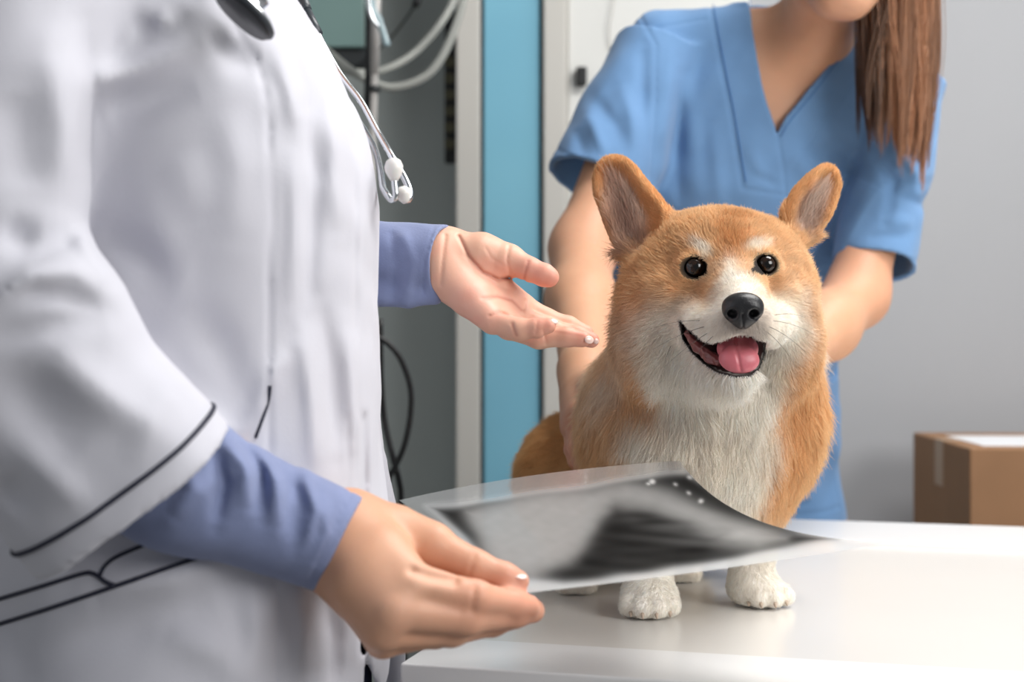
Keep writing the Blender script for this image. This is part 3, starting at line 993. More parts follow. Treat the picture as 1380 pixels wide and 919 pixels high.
r0 = np.interp(Ln, [.003, .03], [.00017, .00025])
radii = r0[:, None] * np.array([1.0, .95, .85, .7, .48, .15])[None]
mf, nt, b = new_mat('dog_fur')
N, L = nt.nodes, nt.links
at = N.new('ShaderNodeAttribute'); at.attribute_name = 'tint'
b.inputs['Roughness'].default_value = .55; b.inputs['Specular IOR Level'].default_value = .25
L.new(at.outputs['Color'], b.inputs['Base Color'])
tr = N.new('ShaderNodeBsdfTranslucent'); L.new(at.outputs['Color'], tr.inputs['Color'])
mx = N.new('ShaderNodeMixShader'); mx.inputs[0].default_value = .42
L.new(b.outputs[0], mx.inputs[1]); L.new(tr.outputs[0], mx.inputs[2]); L.new(mx.outputs[0], N['Material Output'].inputs['Surface'])
fur = hair_obj('fur', pts, radii, cols, mf, dpos); fur['kind'] = 'stuff'
# whiskers
wp = []
for (x, y, d, dx, dy, ln) in [(950, 440, 1.152, -70, 30, 1), (955, 448, 1.15, -60, 45, 1), (945, 432, 1.157, -75, 12, .9), (962, 452, 1.146, -45, 50, .8), (1036, 440, 1.152, 45, 35, 1), (1040, 432, 1.155, 50, 18, 1), (1032, 446, 1.15, 36, 46, .9), (905, 465, 1.215, -18, 40, .6), (1042, 425, 1.16, 48, 4, .8)]:
    a = trace(dog, [(x, y)], 1.0, 1.4)[0]
    e = a + np.array([dx * .62e-3, -.012, -dy * .62e-3]) * ln
    mid = (a + e) / 2 + np.array([0, -.006, .004])
    tt = np.linspace(0, 1, 8)[:, None]
    wp.append((1 - tt) ** 2 * a + 2 * tt * (1 - tt) * mid + tt ** 2 * e)
m_wh = mat('whisker', (60, 48, 42), .5)
wo = hair_obj('whiskers', np.array(wp), np.linspace(.00022, .00006, 8)[None].repeat(len(wp), 0), np.full((len(wp), 3), .05), m_wh, dpos)
wo['kind'] = 'stuff'
# ------------------------------------------------------------------ shared cloth and skin materials
M_skin = mat('skin', (255, 255, 255), .48, tint=True, sss=.18, bump=(260, .10, .0012), var=.035, varscale=26, spec=.35)
M_scrub = mat('scrub_cotton', (100, 140, 184), .85, sheen=.2, bump=(420, .18, .0012), var=.035, varscale=30)
M_seam = mat('scrub_stitch', (66, 112, 168), .85)
M_jean = mat('navy_trousers', (44, 78, 116), .85, bump=(380, .2, .001), var=.05, varscale=20)

def blob_tint(V, base, spots):
    """skin colour with softly blended local tones: spots = (centre, radius, colour, strength)"""
    c = np.tile(np.array(lin(base)), (len(V), 1))
    for (p, r, col, a) in spots:
        m = a * np.exp(-0.5 * (np.linalg.norm(V - p, axis=1) / r) ** 2)
        c = c * (1 - m[:, None]) + np.array(lin(col)) * m[:, None]
    return c

def head_sdf(s, c, f, up, k=.006):
    """adult head: c centre between the ears, f facing, up; adds features to s"""
    f = np.asarray(f, float) / np.linalg.norm(f); up = np.asarray(up, float)
    up = up - f * (up @ f); up /= np.linalg.norm(up); r = np.cross(f, up)
    R = np.stack([r, f, up], 1)
    def q(x, y, z): return c + R @ np.array([x, y, z])
    s.add(ell(q(0, -.012, .028), (.072, .090, .086), R), .02)
    s.add(ell(q(0, .020, -.030), (.061, .066, .074), R), .03)
    s.add(ell(q(0, .056, -.088), (.030, .026, .022), R), .03)
    s.add(cap(q(-.045, 0, -.06), q(-.015, .06, -.09), .016, .015), .02)
    s.add(cap(q(.045, 0, -.06), q(.015, .06, -.09), .016, .015), .02)
    for sx in (-1, 1):
        s.add(ell(q(sx * .036, .058, -.022), (.022, .018, .018), R), .02)
        s.sub(ell(q(sx * .031, .086, .006), (.019, .014, .011), R), .012)
        s.add(ell(q(sx * .031, .0665, .005), (.0125, .0125, .0125), R), .003)
        s.add(cap(q(sx * .015, .083, .022), q(sx * .046, .072, .022), .006, .004), .008)
        s.add(ell(q(sx * .073, -.012, -.006), (.008, .017, .030), R), .006)
        s.sub(ell(q(sx * .082, -.006, -.004), (.006, .009, .018), R), .004)
        s.add(ell(q(sx * .010, .090, -.036), (.008, .009, .007), R), .006)
    s.add(cap(q(0, .080, .008), q(0, .100, -.030), .007, .009), .010)
    s.add(cap(q(-.020, .078, -.058), q(.020, .078, -.058), .004, .004), .006)
    s.add(ell(q(0, .083, -.0555), (.017, .007, .0045), R), .004)
    s.add(ell(q(0, .082, -.067), (.016, .0075, .0055), R), .004)
    s.sub(cap(q(-.022, .086, -.0610), q(.022, .086, -.0610), .0018, .0018), .002)
    return q

def fuse(parts, name, m, parent, tint, joins):
    bm = bmesh.new()
    for (V, Q, clip) in parts: to_bm(bm, V, Q, clip)
    stitch_bodies(bm, joins)
    bmesh.ops.recalc_face_normals(bm, faces=bm.faces)
    me = bpy.data.meshes.new(name); bm.to_mesh(me); bm.free()
    n = len(me.vertices); co = np.empty(n * 3, np.float32); me.vertices.foreach_get('co', co)
    col = np.ones((n, 4), np.float32); col[:, :3] = tint(co.reshape(-1, 3).astype(float))
    at = me.color_attributes.new('tint', 'FLOAT_COLOR', 'POINT'); at.data.foreach_set('color', col.ravel())
    me.polygons.foreach_set('use_smooth', np.full(len(me.polygons), True))
    me.materials.append(m)
    return link(bpy.data.objects.new(name, me), parent)

# ------------------------------------------------------------------ the nurse behind the table
nur = empty('person', (.335, 2.12, 0))
tag(nur, 'person in short-sleeved blue V-neck scrubs with long brown hair, holding the dog', 'person')
def n_torso(s, o):
    s.add(loft([(.885, .337, 2.112, .158 - o, .112 - o), (.95, .330, 2.108, .156 - o, .112 - o), (1.08, .316, 2.07, .158 - o, .108 - o), (1.22, .306, 2.03, .166 - o, .113 - o),
                (1.34, .314, 2.00, .172 - o, .120 - o), (1.44, .336, 1.975, .172 - o, .104 - o), (1.52, .358, 1.96, .150 - o, .082 - o), (1.575, .372, 1.958, .10 - o, .062 - o), (1.60, .378, 1.958, .06, .045)]), .02)
    s.chain([P(893, 62, 1.96), P(1085, 66, 1.96), P(1215, 112, 1.975)], [.050 - o, .058 - o, .050 - o], .03)
NS = {'L': P(882, 76, 1.95), 'R': P(1218, 120, 1.975)}
EL, WL = P(786, 335, 1.825), P(787, 500, 1.565)
ER, WR = P(1154, 398, 1.86), P(1062, 484, 1.66)
NH = P(1142, -98, 1.815)
nf = np.array([-.16, -1, -.30])
# coarse figure
nb = SDF()
n_torso(nb, .014)
nb.chain([P(1082, 95, 1.945), P(1108, 10, 1.895), NH + [0, .02, -.03]], [.056, .050, .05], .025)
hq = head_sdf(nb, NH, nf, (.10, 0, 1))
nb.add(loft([(.78, .337, 2.115, .135, .092), (.90, .337, 2.112, .130, .088), (1.0, .33, 2.10, .125, .085)]), .03)
for sx in (-1, 1):
    nb.chain([(.337 + sx * .08, 2.12, .86), (.337 + sx * .085, 2.10, .50), (.337 + sx * .09, 2.13, .09)], [.082, .055, .038], .03)
    nb.chain([(.337 + sx * .09, 2.15, .035), (.337 + sx * .10, 2.02, .025)], [.034, .026], .03)
cutL = NS['L'] + (EL - NS['L']) * .35; cutR = NS['R'] + (ER - NS['R']) * .35
for s, c, e in (('L', cutL, EL), ('R', cutR, ER)):
    w = (e - NS[s]) / np.linalg.norm(e - NS[s])
    nb.chain([NS[s], c + w * .03], [.040, .0385], .02)
vb, qb = nb.mesh(.0042, 3)
# bare arms and hands, finer
na = SDF()
def arm(s, S, E, W, mid, r):
    w = (E - S) / np.linalg.norm(E - S); c = S + (E - S) * .35
    s.chain([c - w * .03, E, mid, W], [.038, r[0], r[1], r[2]], .015, kin=.03)
    return c, w
cL, wL = arm(na, NS['L'], EL, WL, P(783, 405, 1.715), (.0385, .0375, .0265))
cR, wR = arm(na, NS['R'], ER, WR, P(1112, 440, 1.775), (.0375, .0380, .0275))
def fingers(s, base, rows, k=.0022):
    for pts, rad in rows: s.chain(pts, rad, k, kin=.004)
# right hand (picture left) laid on the dog's flank
for mp, r in ((P(790, 548, 1.466), .013), (P(781, 560, 1.468), .0135), (P(774, 570, 1.480), .013), (P(771, 578, 1.496), .012)):
    na.chain([WL, WL * .5 + mp * .5, mp], [.022, .0165, r], .014)
fingers(na, WL, [
    ([P(790, 548, 1.466), P(794, 590, 1.445), P(801, 612, 1.442), P(808, 628, 1.442)], [.0105, .0092, .0082, .007]),
    ([P(781, 560, 1.468), P(785, 600, 1.448), P(792, 622, 1.445), P(800, 636, 1.445)], [.0108, .0095, .0084, .0072]),
    ([P(774, 570, 1.480), P(777, 604, 1.456), P(783, 624, 1.453), P(790, 636, 1.453)], [.0102, .0090, .0080, .007]),
    ([P(771, 578, 1.496), P(771, 606, 1.474), P(775, 622, 1.470), P(781, 632, 1.470)], [.0092, .0082, .0072, .0062])])
na.chain([WL + [.004, -.02, -.01], P(798, 520, 1.475), P(806, 538, 1.452), P(812, 556, 1.440)], [.018, .0135, .0108, .009], .008)
# left hand (picture right) behind the neck, on the other flank
for mp, r in ((P(1020, 520, 1.575), .012), (P(1028, 528, 1.572), .013), (P(1036, 534, 1.575), .0125), (P(1042, 538, 1.582), .0115)):
    na.chain([WR, mp], [.024, r], .014)
fingers(na, WR, [([P(1020 + 8 * i, 520 + 6 * i, 1.575), P(1016 + 6 * i, 558 + 6 * i, 1.535), P(1008 + 6 * i, 580 + 5 * i, 1.51), P(1002 + 6 * i, 596 + 4 * i, 1.495)], [.0105, .0092, .0082, .007]) for i in range(4)])
na.chain([WR + [0, -.015, 0], P(1016, 505, 1.58), P(1000, 516, 1.55), P(990, 526, 1.53)], [.018, .013, .011, .009], .008)
va, qa = na.mesh(.0021, 2)
sk = (212, 162, 130)
def n_tint(p):
    c = blob_tint(p, sk, [(hq(.0, .085, -.061), .012, (196, 122, 112), .75), (hq(0, .06, -.09), .02, (226, 170, 146), .5), (P(775, 590, 1.46), .03, (222, 158, 138), .6),
                          (EL, .05, (214, 160, 132), .5), (ER, .06, (214, 156, 126), .6)])
    e = np.minimum(np.linalg.norm(p - hq(.031, .0705, .005), axis=1), np.linalg.norm(p - hq(-.031, .0705, .005), axis=1))
    m = np.clip((.0105 - e) / .003, 0, 1)[:, None]
    c = c * (1 - m) + np.array(lin((70, 50, 40))) * m
    return c
nbody = fuse([(vb, qb, [(cutL + wL * -.003, wL, .075), (cutR - wR * .003, wR, .075)]), (va, qa, [(cutL + wL * .003, -wL, .10), (cutR + wR * .003, -wR, .10)])],
             'body', M_skin, nur, n_tint, [(cutL, wL, (0, 1, 0)), (cutR, wR, (0, 1, 0))])
# scrub top
ns = SDF()
n_torso(ns, 0)
sl = P(808, 250, 1.886); sr = P(1180, 357, 1.885)
ns.add(cone(P(884, 66, 1.942), sl, .058, .074), .018)
ns.add(cone(P(1216, 112, 1.968), sr, .057, .0535), .018)
ns.carve(cone(sl + (sl - P(884, 66, 1.942)) * -.22, sl + (sl - P(884, 66, 1.942)) * .2, .060, .070), .001)
ns.carve(cone(sr + (sr - P(1216, 112, 1.968)) * -.2, sr + (sr - P(1216, 112, 1.968)) * .2, .0455, .0465), .001)
vneck = [(1003, -120), (1006, 0), (1020, 80), (1034, 140), (1047, 178), (1062, 156), (1100, 112), (1150, 45), (1190, -30), (1190, -120)]
def vneck_f(p):
    px, py = to_px(p)
    return np.maximum(poly_sd(px, py, vneck) * p[:, 1] / F, p[:, 1] - 1.965)
ns.cutf(vneck_f, P(995, 190, 1.75) - .05, P(1200, -130, 2.0) + .05, .001)
ns.sub(cap(P(1082, 95, 1.955), P(1108, -60, 1.90), .060, .064), .004)
FR = 1.99
S_ = lambda pts, w, a: ns.ridge(pts, w, a, ymax=2.06, ymin=1.7)
# seams
for l in ([(858, 14), (884, 60), (883, 140), (876, 250)], [(885, 38), (950, 26)], [(955, 0), (968, 70), (984, 150), (1000, 250)], [(1047, 178), (1056, 230), (1060, 275)],
          [(1000, 254), (1062, 264)], [(1185, 60), (1120, 150), (1072, 222)], [(748, 200), (800, 226), (880, 262)], [(1140, 332), (1238, 352)], [(1060, 696), (1110, 690), (1156, 674)]):
    S_(l, 1.6, -.0014)
S_([(1012, 0), (1026, 80), (1040, 140), (1052, 178)], 1.2, -.0006)
S_([(1050, 190), (1062, 168), (1104, 122)], 1.2, -.0006)
# pocket on the chest: a raised patch with a folded edge
def patch(poly, amp):
    def f(p):
        px, py = to_px(p)
        return -amp * sg(poly_sd(px, py, poly), 1.2) * (p[:, 1] < 2.02)
    ns.disp(f, P(min(a for a, b in poly) - 10, max(b for a, b in poly) + 10, 1.7) - .08, P(max(a for a, b in poly) + 10, min(b for a, b in poly) - 10, 2.1) + .08)
patch([(1090, 215), (1186, 256), (1112, 380), (1050, 340)], .0022)
S_([(1098, 224), (1180, 258)], 1.3, -.0008)
patch([(1080, 520), (1112, 512), (1152, 478), (1160, 660), (1060, 680)], .003)
S_([(1090, 514), (1118, 506), (1146, 484)], 5, -.008)
# folds
for l, w, a in [([(905, 70), (896, 160), (892, 270)], 7, .0045), ([(925, 90), (934, 180), (940, 280)], 9, .004), ([(915, 100), (913, 200), (916, 290)], 6, -.004),
                ([(960, 160), (966, 230), (972, 290)], 8, .003), ([(835, 110), (855, 160), (862, 220)], 8, .006), ([(800, 130), (828, 170), (840, 200)], 7, -.004), ([(790, 150), (806, 185), (816, 210)], 6, .005),
                ([(775, 170), (790, 215)], 6, -.003), ([(868, 60), (866, 130), (862, 200)], 6, -.005), ([(1075, 200), (1090, 250)], 8, .004), ([(1095, 160), (1150, 200), (1200, 230)], 8, .004),
                ([(1180, 215), (1205, 245), (1195, 300)], 6, -.007), ([(1200, 215), (1235, 235), (1262, 230)], 8, .006), ([(1205, 260), (1240, 275), (1258, 262)], 6, -.006), ([(1190, 295), (1235, 300)], 7, .005),
                ([(1165, 320), (1220, 318)], 5, -.004), ([(1120, 560), (1135, 620), (1150, 660)], 8, .004), ([(1090, 560), (1110, 640), (1120, 690)], 9, -.004), ([(1120, 400), (1135, 450), (1140, 480)], 8, .005),
                ([(1140, 380), (1150, 440)], 6, -.004), ([(1010, 200), (1030, 245)], 6, .002), ([(1015, 235), (1050, 250)], 4, -.002)]:
    ns.ridge(l, w * 1.05, a * 1.05, ymax=2.06, ymin=1.7, taper=True)
ns.disp(lambda p: wob(p, 28, 31) * .0022 + wob(p, 70, 32) * .0010, (-1, 1.5, .8), (1.2, 2.4, 1.8))
v, q = ns.mesh(.0026, 2)
scrub = np_mesh('scrub_top', v, q, M_scrub, nur)
# stitching laid along the neckline and sleeve hems
for l in ([(1010, 0), (1024, 80), (1037, 140), (1049, 176)], [(1052, 184), (1064, 164), (1102, 118), (1140, 66)], [(961, 6), (974, 76), (990, 156), (1005, 246)]):
    pts = trace(ns, resample(spline(l), 5), 1.6, 2.1)
    tube_obj('stitching', pts + [0, -.0003, 0], .0008, M_seam, scrub, 6)
# trousers
nt_ = SDF()
nt_.add(loft([(.76, .337, 2.115, .160, .112), (.86, .337, 2.112, .157, .108), (.93, .337, 2.112, .152, .106)]), .02)
for sx in (-1, 1):
    nt_.chain([(.337 + sx * .075, 2.12, .82), (.337 + sx * .085, 2.10, .50), (.337 + sx * .09, 2.13, .13)], [.092, .070, .062], .02)
v, q = nt_.mesh(.007, 2)
np_mesh('trousers', v, q, M_jean, nur)
for sx in (-1, 1):
    sh = SDF(); sh.chain([(.337 + sx * .09, 2.165, .05), (.337 + sx * .095, 2.05, .042), (.337 + sx * .10, 1.985, .032)], [.045, .042, .034], .01)
    sh.cutf(lambda p: p[:, 2] - .002, (-9, -9, -9), (9, 9, .01), .001)
    v, q = sh.mesh(.005, 2); np_mesh('shoe', v, q, M_white, nur)
# hair: a cap on the head and a heavy lock falling over the left shoulder
nh = SDF()
hR = np.stack([hq(1, 0, 0) - NH, hq(0, 1, 0) - NH, hq(0, 0, 1) - NH], 1)
nh.add(ell(hq(0, -.018, .034), (.080, .096, .094), hR), .01)
nh.sub(ell(hq(0, .090, -.03), (.062, .075, .085), hR), .01)
nh.chain([hq(.05, -.01, .02) if hq(.05, 0, 0)[0] > NH[0] else hq(-.05, -.01, .02), P(1215, -40, 1.845), P(1216, 60, 1.842), P(1214, 140, 1.855)], [.045, .036, .030, .012], .02)
nh.disp(lambda p: .0025 * np.sin((p[:, 0] * 520) + 3 * wob(p, 14, 41)), (0, 1.5, 1.3), (1, 2.2, 2.0))
v, q = nh.mesh(.003, 2)
m_hb = mat('hair_base', (62, 42, 32), .5, var=.15, varscale=40)
hair = np_mesh('hair', v, q, m_hb, nur)
nl, per, hm = 74, 34, 14
S0, C0, R0 = [], [], []
tt = np.linspace(0, 1, hm)
for k in range(nl):
    fx = rng.random()
    top = np.array([1158 + 108 * fx, -70 - 30 * rng.random()])
    ang = rng.uniform(-.9, .9)
    dpt = 1.842 - .038 * math.sqrt(max(0, 1 - (2 * fx - 1) ** 2)) * (1 if rng.random() < .7 else -.3) + rng.normal() * .004
    endy = 165 + 55 * (fx ** .7) + rng.normal() * 16
    endx = 1168 + 82 * fx + rng.normal() * 6
    sway = rng.normal() * 5
    dark = 1 if (fx < .28 and rng.random() < .75) else 0  # inner locks coloured darker to stand for the shade there
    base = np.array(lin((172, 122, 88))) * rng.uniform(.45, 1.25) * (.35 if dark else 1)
    for j in range(per):
        o = rng.normal(size=3) * np.array([.0028, .003, .002])
        ln = rng.uniform(.86, 1.03)
        x = top[0] + (endx - top[0]) * tt ** 1.5 + sway * np.sin(tt * 5 + k)
        y = top[1] + (endy - top[1]) * tt * ln
        pt = np.stack([(x - 690) * dpt / F, np.full(hm, dpt), CAMZ - (y - 459.5) * dpt / F], 1)
        spread = (.55 + .75 * np.sin(np.pi * np.clip(tt, 0, .75))) * (1 - .65 * np.clip((tt - .7) / .3, 0, 1))
        pt += o[None] * spread[:, None]
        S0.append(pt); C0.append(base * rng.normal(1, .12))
S0 = np.array(S0); C0 = np.clip(np.array(C0), 0, 1)
m_hs, nt, b = new_mat('brown_hair')
N, L = nt.nodes, nt.links
at = N.new('ShaderNodeAttribute'); at.attribute_name = 'tint'
L.new(at.outputs['Color'], b.inputs['Base Color']); b.inputs['Roughness'].default_value = .38; b.inputs['Specular IOR Level'].default_value = .6
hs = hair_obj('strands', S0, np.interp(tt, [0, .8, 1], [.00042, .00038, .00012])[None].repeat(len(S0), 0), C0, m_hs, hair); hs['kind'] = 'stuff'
# ------------------------------------------------------------------ the veterinarian in the white coat
M_coat = mat('coat_twill', (197, 197, 206), .8, sheen=.15, bump=(340, .12, .001), var=.012, varscale=14)
M_navy = mat('navy_piping', (34, 36, 54), .7)
M_shirt = mat('chambray', (124, 135, 172), .85, sheen=.2, bump=(520, .25, .001), var=.05, varscale=60)
M_vtr = mat('dark_trousers', (46, 52, 86), .8)
vet = empty('person', (-.236, 1.08, 0))
tag(vet, 'person in a white coat over a chambray shirt, one palm held open toward the dog', 'person')

VSR, VSL = np.array([-.318, .878, 1.372]), np.array([-.238, 1.262, 1.378])
VER, VWR = P(-20, 478, .842), P(452, 730, .930)
VEL, VWL = np.array([-.295, 1.305, 1.205]), P(588, 350, 1.208)
VN = np.array([-.255, 1.08, 1.45])
VHD = np.array([-.215, 1.075, 1.615])
# --- hands
hd = SDF()
def wrist(s, W, E, r, flat_dir, half):
    w = (W - E) / np.linalg.norm(W - E)
    c = W - w * .055
    o = np.asarray(flat_dir) * half
    s.chain([c - w * .03 + o, W + o], [r, r * .92], .02); s.chain([c - w * .03 - o, W - o], [r, r * .92], .02)
    return c, w
# left hand, open, palm up
cVL, wVL = wrist(hd, VWL, VEL, .0205, np.array([.02, .25, .95]), .0045)
MCP = {'i': P(704, 413, 1.216), 'm': P(698, 428, 1.204), 'r': P(686, 440, 1.188), 'p': P(664, 433, 1.170)}
hd.chain([VWL + [.004, .006, .010], P(650, 375, 1.214), MCP['i']], [.0185, .0150, .0115], .012)
hd.chain([VWL + [.004, .002, .002], P(648, 388, 1.206), MCP['m']], [.0190, .0150, .0118], .012)
hd.chain([VWL + [.004, -.004, -.006], P(642, 400, 1.194), MCP['r']], [.0185, .0150, .0115], .012)
hd.chain([VWL + [.004, -.008, -.012], P(632, 402, 1.182), MCP['p']], [.0175, .0148, .0110], .012)
hd.chain([P(618, 338, 1.212), P(648, 345, 1.206), P(672, 352, 1.204)], [.0165, .0185, .0140], .010)      # ball of the thumb
hd.chain([P(650, 338, 1.212), P(686, 350, 1.205), P(714, 363, 1.198), P(734, 371, 1.194), P(741, 374, 1.193)], [.0150, .0128, .0098, .0092, .0078], .006, kin=.004)
L_ = [('i', [(736, 430, 1.216), (766, 439, 1.217), (790, 449, 1.217)], [.0106, .0090, .0080, .0068]),
      ('m', [(742, 445, 1.204), (778, 452, 1.203), (797, 458, 1.202)], [.0108, .0092, .0082, .0068]),
      ('r', [(726, 455, 1.184), (763, 454, 1.180), (785, 457, 1.178)], [.0106, .0090, .0080, .0068]),
      ('p', [(700, 444, 1.160), (724, 442, 1.156), (739, 439, 1.154)], [.0098, .0086, .0076, .0064])]
for key, pts, rad in L_:
    hd.chain([MCP[key]] + [P(*t) for t in pts], rad, .0020, kin=.004)
R_ = lambda pts, w, a: hd.ridge(pts, w, a, ymax=1.30, ymin=1.10)
# creases of the palm and finger joints
for l, w, a in [([(618, 318), (632, 345), (650, 366), (672, 377), (686, 374)], 1.6, -.0018), ([(694, 392), (668, 386), (645, 368), (628, 345)], 2.2, -.0008), ([(703, 418), (690, 405), (670, 400), (650, 402)], 1.6, -.0010),
                ([(660, 426), (672, 420), (684, 424)], 1.5, -.0012), ([(712, 352), (706, 378)], 1.4, -.0010), ([(686, 332), (683, 350), (687, 368)], 1.6, -.0010), ([(690, 436), (696, 452)], 1.4, -.0012),
                ([(724, 432), (722, 450)], 1.1, -.0008), ([(732, 445), (736, 463)], 1.2, -.0008), ([(708, 405), (705, 420)], 1.4, -.001), ([(600, 318), (596, 352), (594, 384)], 2.0, -.0012),
                ([(655, 335), (662, 348), (676, 356)], 1.2, -.0005)]:
    R_(l, w, a)
# right hand, pinching the film between thumb and fingers
cVR, wVR = wrist(hd, VWR, VER, .0225, np.array([-.35, .1, .93]), .0050)
K = {'i': P(556, 786, .892), 'm': P(530, 822, .884), 'r': P(514, 848, .890), 'p': P(516, 862, .908)}
hd.chain([VWR + [.006, .004, .010], P(515, 750, .912), K['i']], [.0215, .0195, .0135], .014)
hd.chain([VWR + [.002, -.004, 0], P(498, 770, .902), K['m']], [.0215, .0195, .0140], .014)
hd.chain([VWR + [0, -.002, -.010], P(484, 790, .900), K['r']], [.0205, .0185, .0130], .014)
hd.chain([VWR + [0, .006, -.012], P(486, 800, .918), K['p']], [.0200, .0175, .0120], .014)
for key, pts, rad in [('i', [(640, 806, .902), (690, 814, .922), (712, 817, .930)], [.0132, .0110, .0088, .0076]),
                      ('m', [(628, 832, .902), (692, 826, .930), (718, 823, .940)], [.0136, .0112, .0094, .0080]),
                      ('r', [(608, 848, .912), (664, 838, .940), (694, 832, .952)], [.0128, .0106, .0090, .0076]),
                      ('p', [(588, 852, .928), (630, 846, .950), (658, 840, .960)], [.0112, .0096, .0082, .0070])]:
    hd.chain([K[key]] + [P(*t) for t in pts], rad, .0028, kin=.005)
hd.chain([P(478, 700, .945), P(530, 716, .945), P(578, 734, .940)], [.018, .0175, .0150], .014)
hd.chain([P(540, 722, .945), P(582, 738, .938), P(640, 764, .934), P(680, 778, .933), P(698, 783, .933)], [.0160, .0148, .0112, .0094, .0074], .006, kin=.004)
hd.ridge([(556, 770), (580, 778), (612, 784)], 5, -.003, ymax=1.0, ymin=.8)
hd.ridge([(640, 748), (632, 775)], 2, -.0008, ymax=1.0, ymin=.8)
hd.ridge([(640, 790), (636, 822)], 3, -.001, ymax=1.0, ymin=.8)
hbL = (np.array([-.13, 1.10, 1.10]), np.array([.12, 1.30, 1.30]))
hbR = (np.array([-.18, .84, .92]), np.array([.06, 1.02, 1.09]))
v1, q1 = hd.mesh(.0012, 2, bounds=hbL)
v2, q2 = hd.mesh(.0014, 2, bounds=hbR)
# --- the rest of the figure
vb_ = SDF()
vb_.add(loft([(.80, -.235, 1.075, .110, .155), (.95, -.236, 1.075, .112, .155), (1.08, -.238, 1.072, .105, .140), (1.24, -.240, 1.07, .110, .150), (1.36, -.252, 1.07, .098, .155), (1.43, -.262, 1.075, .065, .10), (1.47, -.262, 1.08, .05, .06)]), .02)
vb_.chain([VSR, VN + [0, 0, -.03], VSL], [.05, .055, .05], .03)
vb_.chain([VN + [-.01, 0, -.03], VHD + [-.02, 0, -.06]], [.056, .05], .02)
vq = head_sdf(vb_, VHD, (1, -.2, -.15), (0, 0, 1))
for sy in (-1, 1):
    vb_.chain([(-.235, 1.075 + sy * .08, .86), (-.235, 1.075 + sy * .085, .5), (-.25, 1.075 + sy * .09, .09)], [.088, .06, .04], .03)
    vb_.chain([(-.28, 1.075 + sy * .09, .035), (-.14, 1.075 + sy * .10, .025)], [.034, .026], .03)
for S, E, c, w, r in ((VSR, VER, cVR, wVR, .0235), (VSL, VEL, cVL, wVL, .0205)):
    vb_.chain([S, E, c + w * .02], [.046, .040, r + .003], .02, kin=.02)
v3, q3 = vb_.mesh(.0045, 3)
vs = (224, 176, 151)
PKs = (228, 150, 132)
PALM_LINES = [[(618, 318), (632, 345), (650, 366), (672, 377), (686, 374)], [(703, 418), (690, 405), (670, 400), (650, 402)], [(660, 426), (672, 420), (684, 424)], [(712, 352), (706, 378)], [(690, 436), (696, 452)],
              [(746, 446), (768, 449), (790, 453)]]
def v_tint(p):
    sp = [(P(741, 374, 1.19), .014, PKs, .75), (P(714, 363, 1.19), .012, (232, 164, 146), .5), (P(797, 458, 1.2), .010, PKs, .6), (P(785, 457, 1.178), .010, PKs, .7), (P(739, 439, 1.15), .012, PKs, .6),
          (P(640, 405, 1.17), .022, (236, 176, 160), .55), (P(668, 362, 1.19), .010, (234, 172, 152), .5), (P(690, 420, 1.19), .014, (236, 180, 160), .45), (P(700, 785, .925), .014, PKs, .6), (P(610, 752, .92), .016, (226, 160, 136), .5),
          (P(640, 806, .89), .015, (222, 150, 126), .6), (P(700, 822, .93), .02, (214, 140, 116), .6), (P(560, 840, .88), .02, (214, 158, 132), .5), (VWR, .08, (210, 156, 122), .85), (P(530, 800, .87), .02, (238, 190, 164), .4),
          (vq(0, .085, -.061), .012, (196, 122, 112), .7)]
    c = blob_tint(p, vs, sp)
    px, py = to_px(p)
    nr = (p[:, 1] > 1.12) & (p[:, 1] < 1.26) & (px > 580)
    for l in PALM_LINES:
        m = nr * .42 * np.exp(-.5 * (seg_dist2d(px, py, l) / 1.5) ** 2)
        c = c * (1 - m[:, None]) + np.array(lin((176, 96, 82))) * m[:, None]
    m = nr * np.clip(wob(p, 150, 81), 0, 1) * .22
    c = c * (1 - m[:, None]) + np.array(lin((226, 146, 128))) * m[:, None]
    e = np.minimum(np.linalg.norm(p - vq(.031, .0705, .005), axis=1), np.linalg.norm(p - vq(-.031, .0705, .005), axis=1))
    m = np.clip((.0105 - e) / .003, 0, 1)[:, None]
    return c * (1 - m) + np.array(lin((60, 60, 64))) * m
fuse([(v3, q3, [(cVL - wVL * .003, wVL, .06), (cVR - wVR * .003, wVR, .06)]), (v1, q1, [(cVL + wVL * .003, -wVL, .09)]), (v2, q2, [(cVR + wVR * .003, -wVR, .09)])],
     'body', M_skin, vet, v_tint, [(cVL, wVL, (0, 0, 1)), (cVR, wVR, (0, 0, 1))])
# nails
m_nail = mat('nail', (240, 206, 194), .25, coat=.5)
def nail(c, ax, n, l, w):
    R = basis(n, ax)
    bm = bmesh.new(); bmesh.ops.create_uvsphere(bm, u_segments=20, v_segments=12, radius=1)
    for v in bm.verts:
        t = np.array(v.co) * np.array([l * .8, w * .8, .0014]); v.co = Vector(np.asarray(c) + R @ t)
    bm_obj('nail', bm, m_nail, vet, True)
nail(P(748, 439.5, 1.1535) + [-.001, -.001, .004], (1, 0, .25), (.35, -.55, .75), .0052, .0040)
nail(P(794, 458, 1.1725), (1, .1, -.1), (.45, -.88, .05), .0055, .0042)
nail(P(803.5, 460, 1.196), (1, 0, -.25), (.5, -.8, -.2), .0034, .0030)
nail(P(699, 774.5, .9295), (.9, 0, -.35), (.25, -.35, .9), .0075, .0062)

